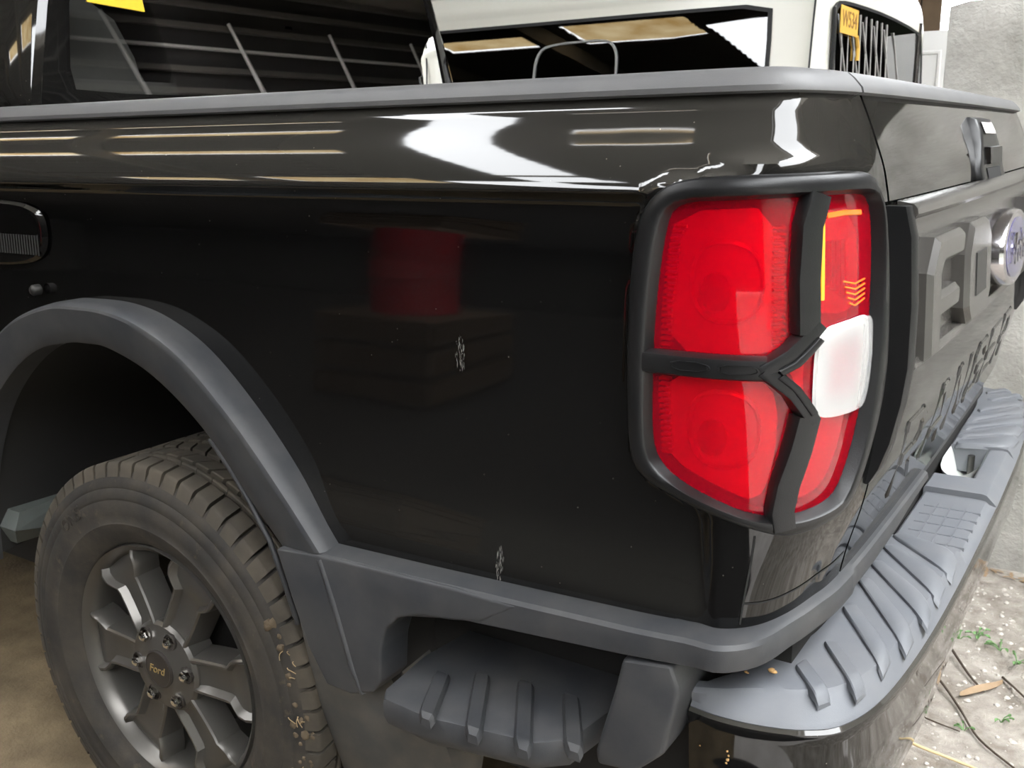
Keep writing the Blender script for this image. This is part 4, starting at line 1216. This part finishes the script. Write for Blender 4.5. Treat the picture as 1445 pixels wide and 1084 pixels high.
# price tag and its tassel
tagc = MB().box(.424, .426, 2.69, 2.925, 1.660, 1.752)
tg = vobj(tagc, 'window_tag', 'tag_yellow')
vobj(MB().tube([(.425, 2.915, 1.662), (.425, 2.945, 1.625), (.425, 2.945, 1.58)], .008, 8), 'tag_tassel', 'tag_yellow', tg)
me = glyph_mesh('W534', .078, .0006, 0)
for p in me.vertices: p.co = Vector((.4268 + p.co.z + 1.5, 2.808 + p.co.x - 3.4, 1.708 + p.co.y * 1.0))
link('tag_print', me, 'tag_ink', tg, 0)
vobj(MB().box(.36, .405, 3.28, 3.36, 1.0, 1.84), 'rear_brace', 'van_white')
vobj(MB().tube([(.418, 4.02, 1.10), (.416, 4.04, 1.80)], .012, 8), 'wiper_arm', 'chrome')
vobj(MB().box(-3.9, .30, 2.70, 4.16, .5, .60), 'van_floor', 'interior')
for x in (-3.2, -.8):
    for y in (2.66, 4.06):
        w = MB()
        w.grid([[(x + r * math.cos(a), yy, .33 + r * math.sin(a)) for a in [2 * PI * k / 32 for k in range(32)]] for r, yy in ((.02, y - .03), (.20, y - .03), (.22, y - .045), (.31, y - .04), (.33, y - .02), (.33, y + .12), (.3, y + .14), (.02, y + .14))], True)
        vobj(w, 'van_wheel', 'rubber')

# white enamel cabinet behind the van
fr = tag(empty('cabinet', (.62, 4.85, 0)), 'white enamel cabinet standing between the cream van and the concrete wall', 'cabinet')
bm = bevel_prism([(-.44, -.25, 0), (.06, -.25, 0), (.06, -.25, 1.815), (-.44, -.25, 1.815)], (0, .5, 0), .012, 2)
bmobj('cabinet_body', bm, 'white_enamel', fr)
mb = MB()
mb.grid([[(x, y, z) for x, z in ((-.36 + d, 1.0 + d), (-.20 - d, 1.0 + d), (-.20 - d, 1.72 - d), (-.36 + d, 1.72 - d))] for d, y in ((0, -.2505), (.004, -.256), (.016, -.256), (.02, -.2495))], True)
mb.build('door_moulding', 'white_enamel', fr)
# red drum on a crate, both added out of view for a red reflection
dr = tag(empty('added_drum', (-2.5, -3.9, 0.46)), 'red drum added out of frame to give the dim red reflection on the truck', 'drum')
prof = [(.0, .88), (.27, .88), (.285, .90), (.29, .88), (.285, .60), (.297, .59), (.285, .58), (.285, .30), (.297, .29), (.285, .28), (.285, .02), (.29, 0), (.0, 0)]
MB().grid([[(max(r, .001) * math.cos(2 * PI * k / 40), max(r, .001) * math.sin(2 * PI * k / 40), z) for k in range(40)] for r, z in prof], True).build('drum_body', 'red_drum', dr)
MB().grid([[(.12 + r * math.cos(2 * PI * k / 16), r * math.sin(2 * PI * k / 16), z) for k in range(16)] for r, z in ((.035, .879), (.035, .895), (.03, .9), (.001, .9))], True).build('drum_bung', 'brake', dr)

cr = tag(empty('crate', (-2.5, -3.9, 0)), 'brown wooden crate added out of frame to lift the red drum', 'crate')
for k in range(5): MB().box(-.45 + .19 * k, -.28 + .19 * k, -.45, .45, .43, .455).build('slat', 'plank', cr, 0)
for sx in (-1, 1):
    for z in (.03, .17, .31): MB().box(-.45, .45, sx * .45 - .012, sx * .45 + .012, z, z + .11).build('slat', 'plank', cr, 0)
    for z in (.03, .17, .31): MB().box(sx * .45 - .012, sx * .45 + .012, -.43, .43, z, z + .11).build('slat', 'plank', cr, 0)
# ------------------------------------------------------------------ litter on the dirt
def ground_z(x, y): return dirt_h(x, y)
dl = MB()
lf = []
p0, p1 = Vector((1.165, 1.355, 0)), Vector((1.243, 1.475, 0))
d = (p1 - p0); q = Vector((-d.y, d.x, 0)).normalized()
for k in range(13):
    t = k / 12
    w = .012 * math.sin(PI * (t ** .8)) + .0012
    c_ = p0 + d * t
    lf.append([tuple(c_ + q * w * e + Vector((0, 0, .012 + .010 * (1 - abs(e)) + .004 * math.sin(t * 5)))) for e in (-1, -.6, 0, .6, 1)])
dl.grid(lf)
leaf = tag(dl.build('dry_leaf', 'leaf_dry', None, 60), 'curled tan dry leaf lying on the pale dirt', 'leaf')
def strand(name, pts, r, m, label, cat, group=None):
    pts = [(x, y, ground_z(x, y) + r + .001 + dz) for x, y, dz in pts]
    o = MB().tube(catmull(pts, 5), r, 6, r * .6).build(name, m, None, 60)
    return tag(o, label, cat, group)
strand('straw_stalk', [(.99, 1.03, .004), (1.06, 1.085, .010), (1.15, 1.075, .008), (1.25, 1.07, .004), (1.40, 1.03, .002)], .0042, 'straw', 'long bent straw stalk lying beside the bumper on the dirt', 'straw')
strand('twig', [(1.04, 1.46, .002), (1.10, 1.41, .012), (1.17, 1.30, .004), (1.23, 1.19, .004), (1.31, 1.115, .003)], .0036, 'twig', 'long dark twig running past the dry leaf towards the camera', 'twig')
strand('twig', [(1.07, 1.66, .002), (1.12, 1.55, .012), (1.17, 1.46, .006), (1.20, 1.42, .002)], .0042, 'twig', 'short dark twig leading to the tip of the dry leaf', 'twig')
strand('twig', [(1.24, 1.50, .003), (1.30, 1.40, .01), (1.38, 1.31, .003)], .0030, 'twig', 'thin dark twig right of the dry leaf near the frame edge', 'twig')
strand('twig', [(1.02, 1.28, .003), (1.10, 1.22, .006), (1.19, 1.20, .003)], .0024, 'twig', 'thin dark twig between the straw stalk and the dry leaf', 'twig')
def sprout(x, y, n, size, label):
    e = tag(empty('weed_sprout', (x, y, ground_z(x, y))), label, 'weed', 'weeds in the dirt')
    st = MB()
    for k in range(n):
        a = random.uniform(0, 2 * PI); l = size * random.uniform(.5, 1); h = size * random.uniform(.4, .9)
        tip = (l * math.cos(a), l * math.sin(a), h)
        l *= .8; st.tube([(0, 0, -.003), (tip[0] * .5, tip[1] * .5, h * .7), tip], .0012, 5)
        lf = MB(); rows = []
        b = Vector(tip); dv = Vector((math.cos(a), math.sin(a), .15)); qv = Vector((-math.sin(a), math.cos(a), 0))
        L = size * random.uniform(.4, .7)
        for j in range(6):
            t = j / 5
            ww = L * .34 * math.sin(PI * min(.97, t * .94 + .05))
            rows.append([tuple(b + dv * (L * t) + qv * ww * s_ + Vector((0, 0, (abs(s_) - .5) * .004 - L * .3 * t * t))) for s_ in (-1, 0, 1)])
        lf.grid(rows).build('leaf', 'green', e, 60)
    st.build('stem', 'green', e, 60)
for x, y, n, s, lab in ((1.115, 1.665, 7, .020, 'weed sprout nearest the far bumper corner on the dirt'), (1.155, 1.70, 8, .024, 'weed sprout in the middle of the row behind the dry leaf'), (1.215, 1.66, 7, .024, 'broad weed sprout behind the right end of the dry leaf'), (1.262, 1.60, 6, .026, 'bright weed sprout at the right frame edge'), (1.07, 1.50, 4, .016, 'tiny weed sprout left of the dry leaf by the bumper'), (1.195, 1.22, 4, .015, 'tiny yellow-green sprout in front of the dry leaf'), (1.262, 1.30, 5, .018, 'small weed sprout between the dry leaf and the camera at right')):
    sprout(x, y, n, s, lab)
# pebbles and crumbs
mb = MB()
def lump(mb, x, y, z, r):
    n = 6
    jit = [random.uniform(.7, 1.2) for _ in range(n)]
    mb.grid([[(x + r * f * jit[k] * math.cos(2 * PI * k / n), y + r * f * jit[(k + 2) % n] * math.sin(2 * PI * k / n), z + r * h) for k in range(n)] for f, h in ((.8, -.3), (1, .1), (.6, .5), (.1, .62))], True)
for k in range(1500):
    x, y = random.uniform(1.0, 1.9), random.uniform(.5, 2.08)
    (lump if min(math.hypot(x - a, y - b) for a, b in ((1.115, 1.665), (1.155, 1.70), (1.215, 1.66), (1.262, 1.60), (1.07, 1.50), (1.195, 1.22), (1.262, 1.30))) > .055 else (lambda *a: None))(mb, x, y, ground_z(x, y), random.choice((.002, .003, .003, .004, .004, .006, .008)))
tag(mb.build('gravel', 'pebble', None, 60), 'loose pale grit and pebbles strewn over the dirt', 'gravel', None, 'stuff')
mb = MB()
for k in range(60):
    x = random.uniform(1.0, 1.6); y = 2.18 - abs(random.gauss(0, .03))
    a = random.uniform(0, PI); L = random.uniform(.008, .02)
    z = ground_z(x, y) + .004
    mb.grid([[(x + L * t * math.cos(a) - w * math.sin(a), y + L * t * math.sin(a) + w * math.cos(a), z + .004 * (1 - abs(t))) for w in (-.004, 0, .004)] for t in (-1, 0, 1)])
tag(mb.build('leaf_litter', 'leaf_dry', None, 60), 'brown leaf crumbs along the foot of the concrete wall', 'litter', None, 'stuff')
# seed husks on the bumper pad
for (x, y, r, lab) in ((1.088, .118, .0050, 'larger tan seed husk on the front step pad of the bumper'), (1.062, .098, .0026, 'tiny tan crumb at the inner edge of the bumper pad')):
    mb = MB()
    lump(mb, 0, 0, 0, r); lump(mb, r * .9, -r * .4, 0, r * .7)
    o = mb.build('seed_husk', 'husk', None, 60); o.location = (x, y, .6665)
    tag(o, lab, 'husk')
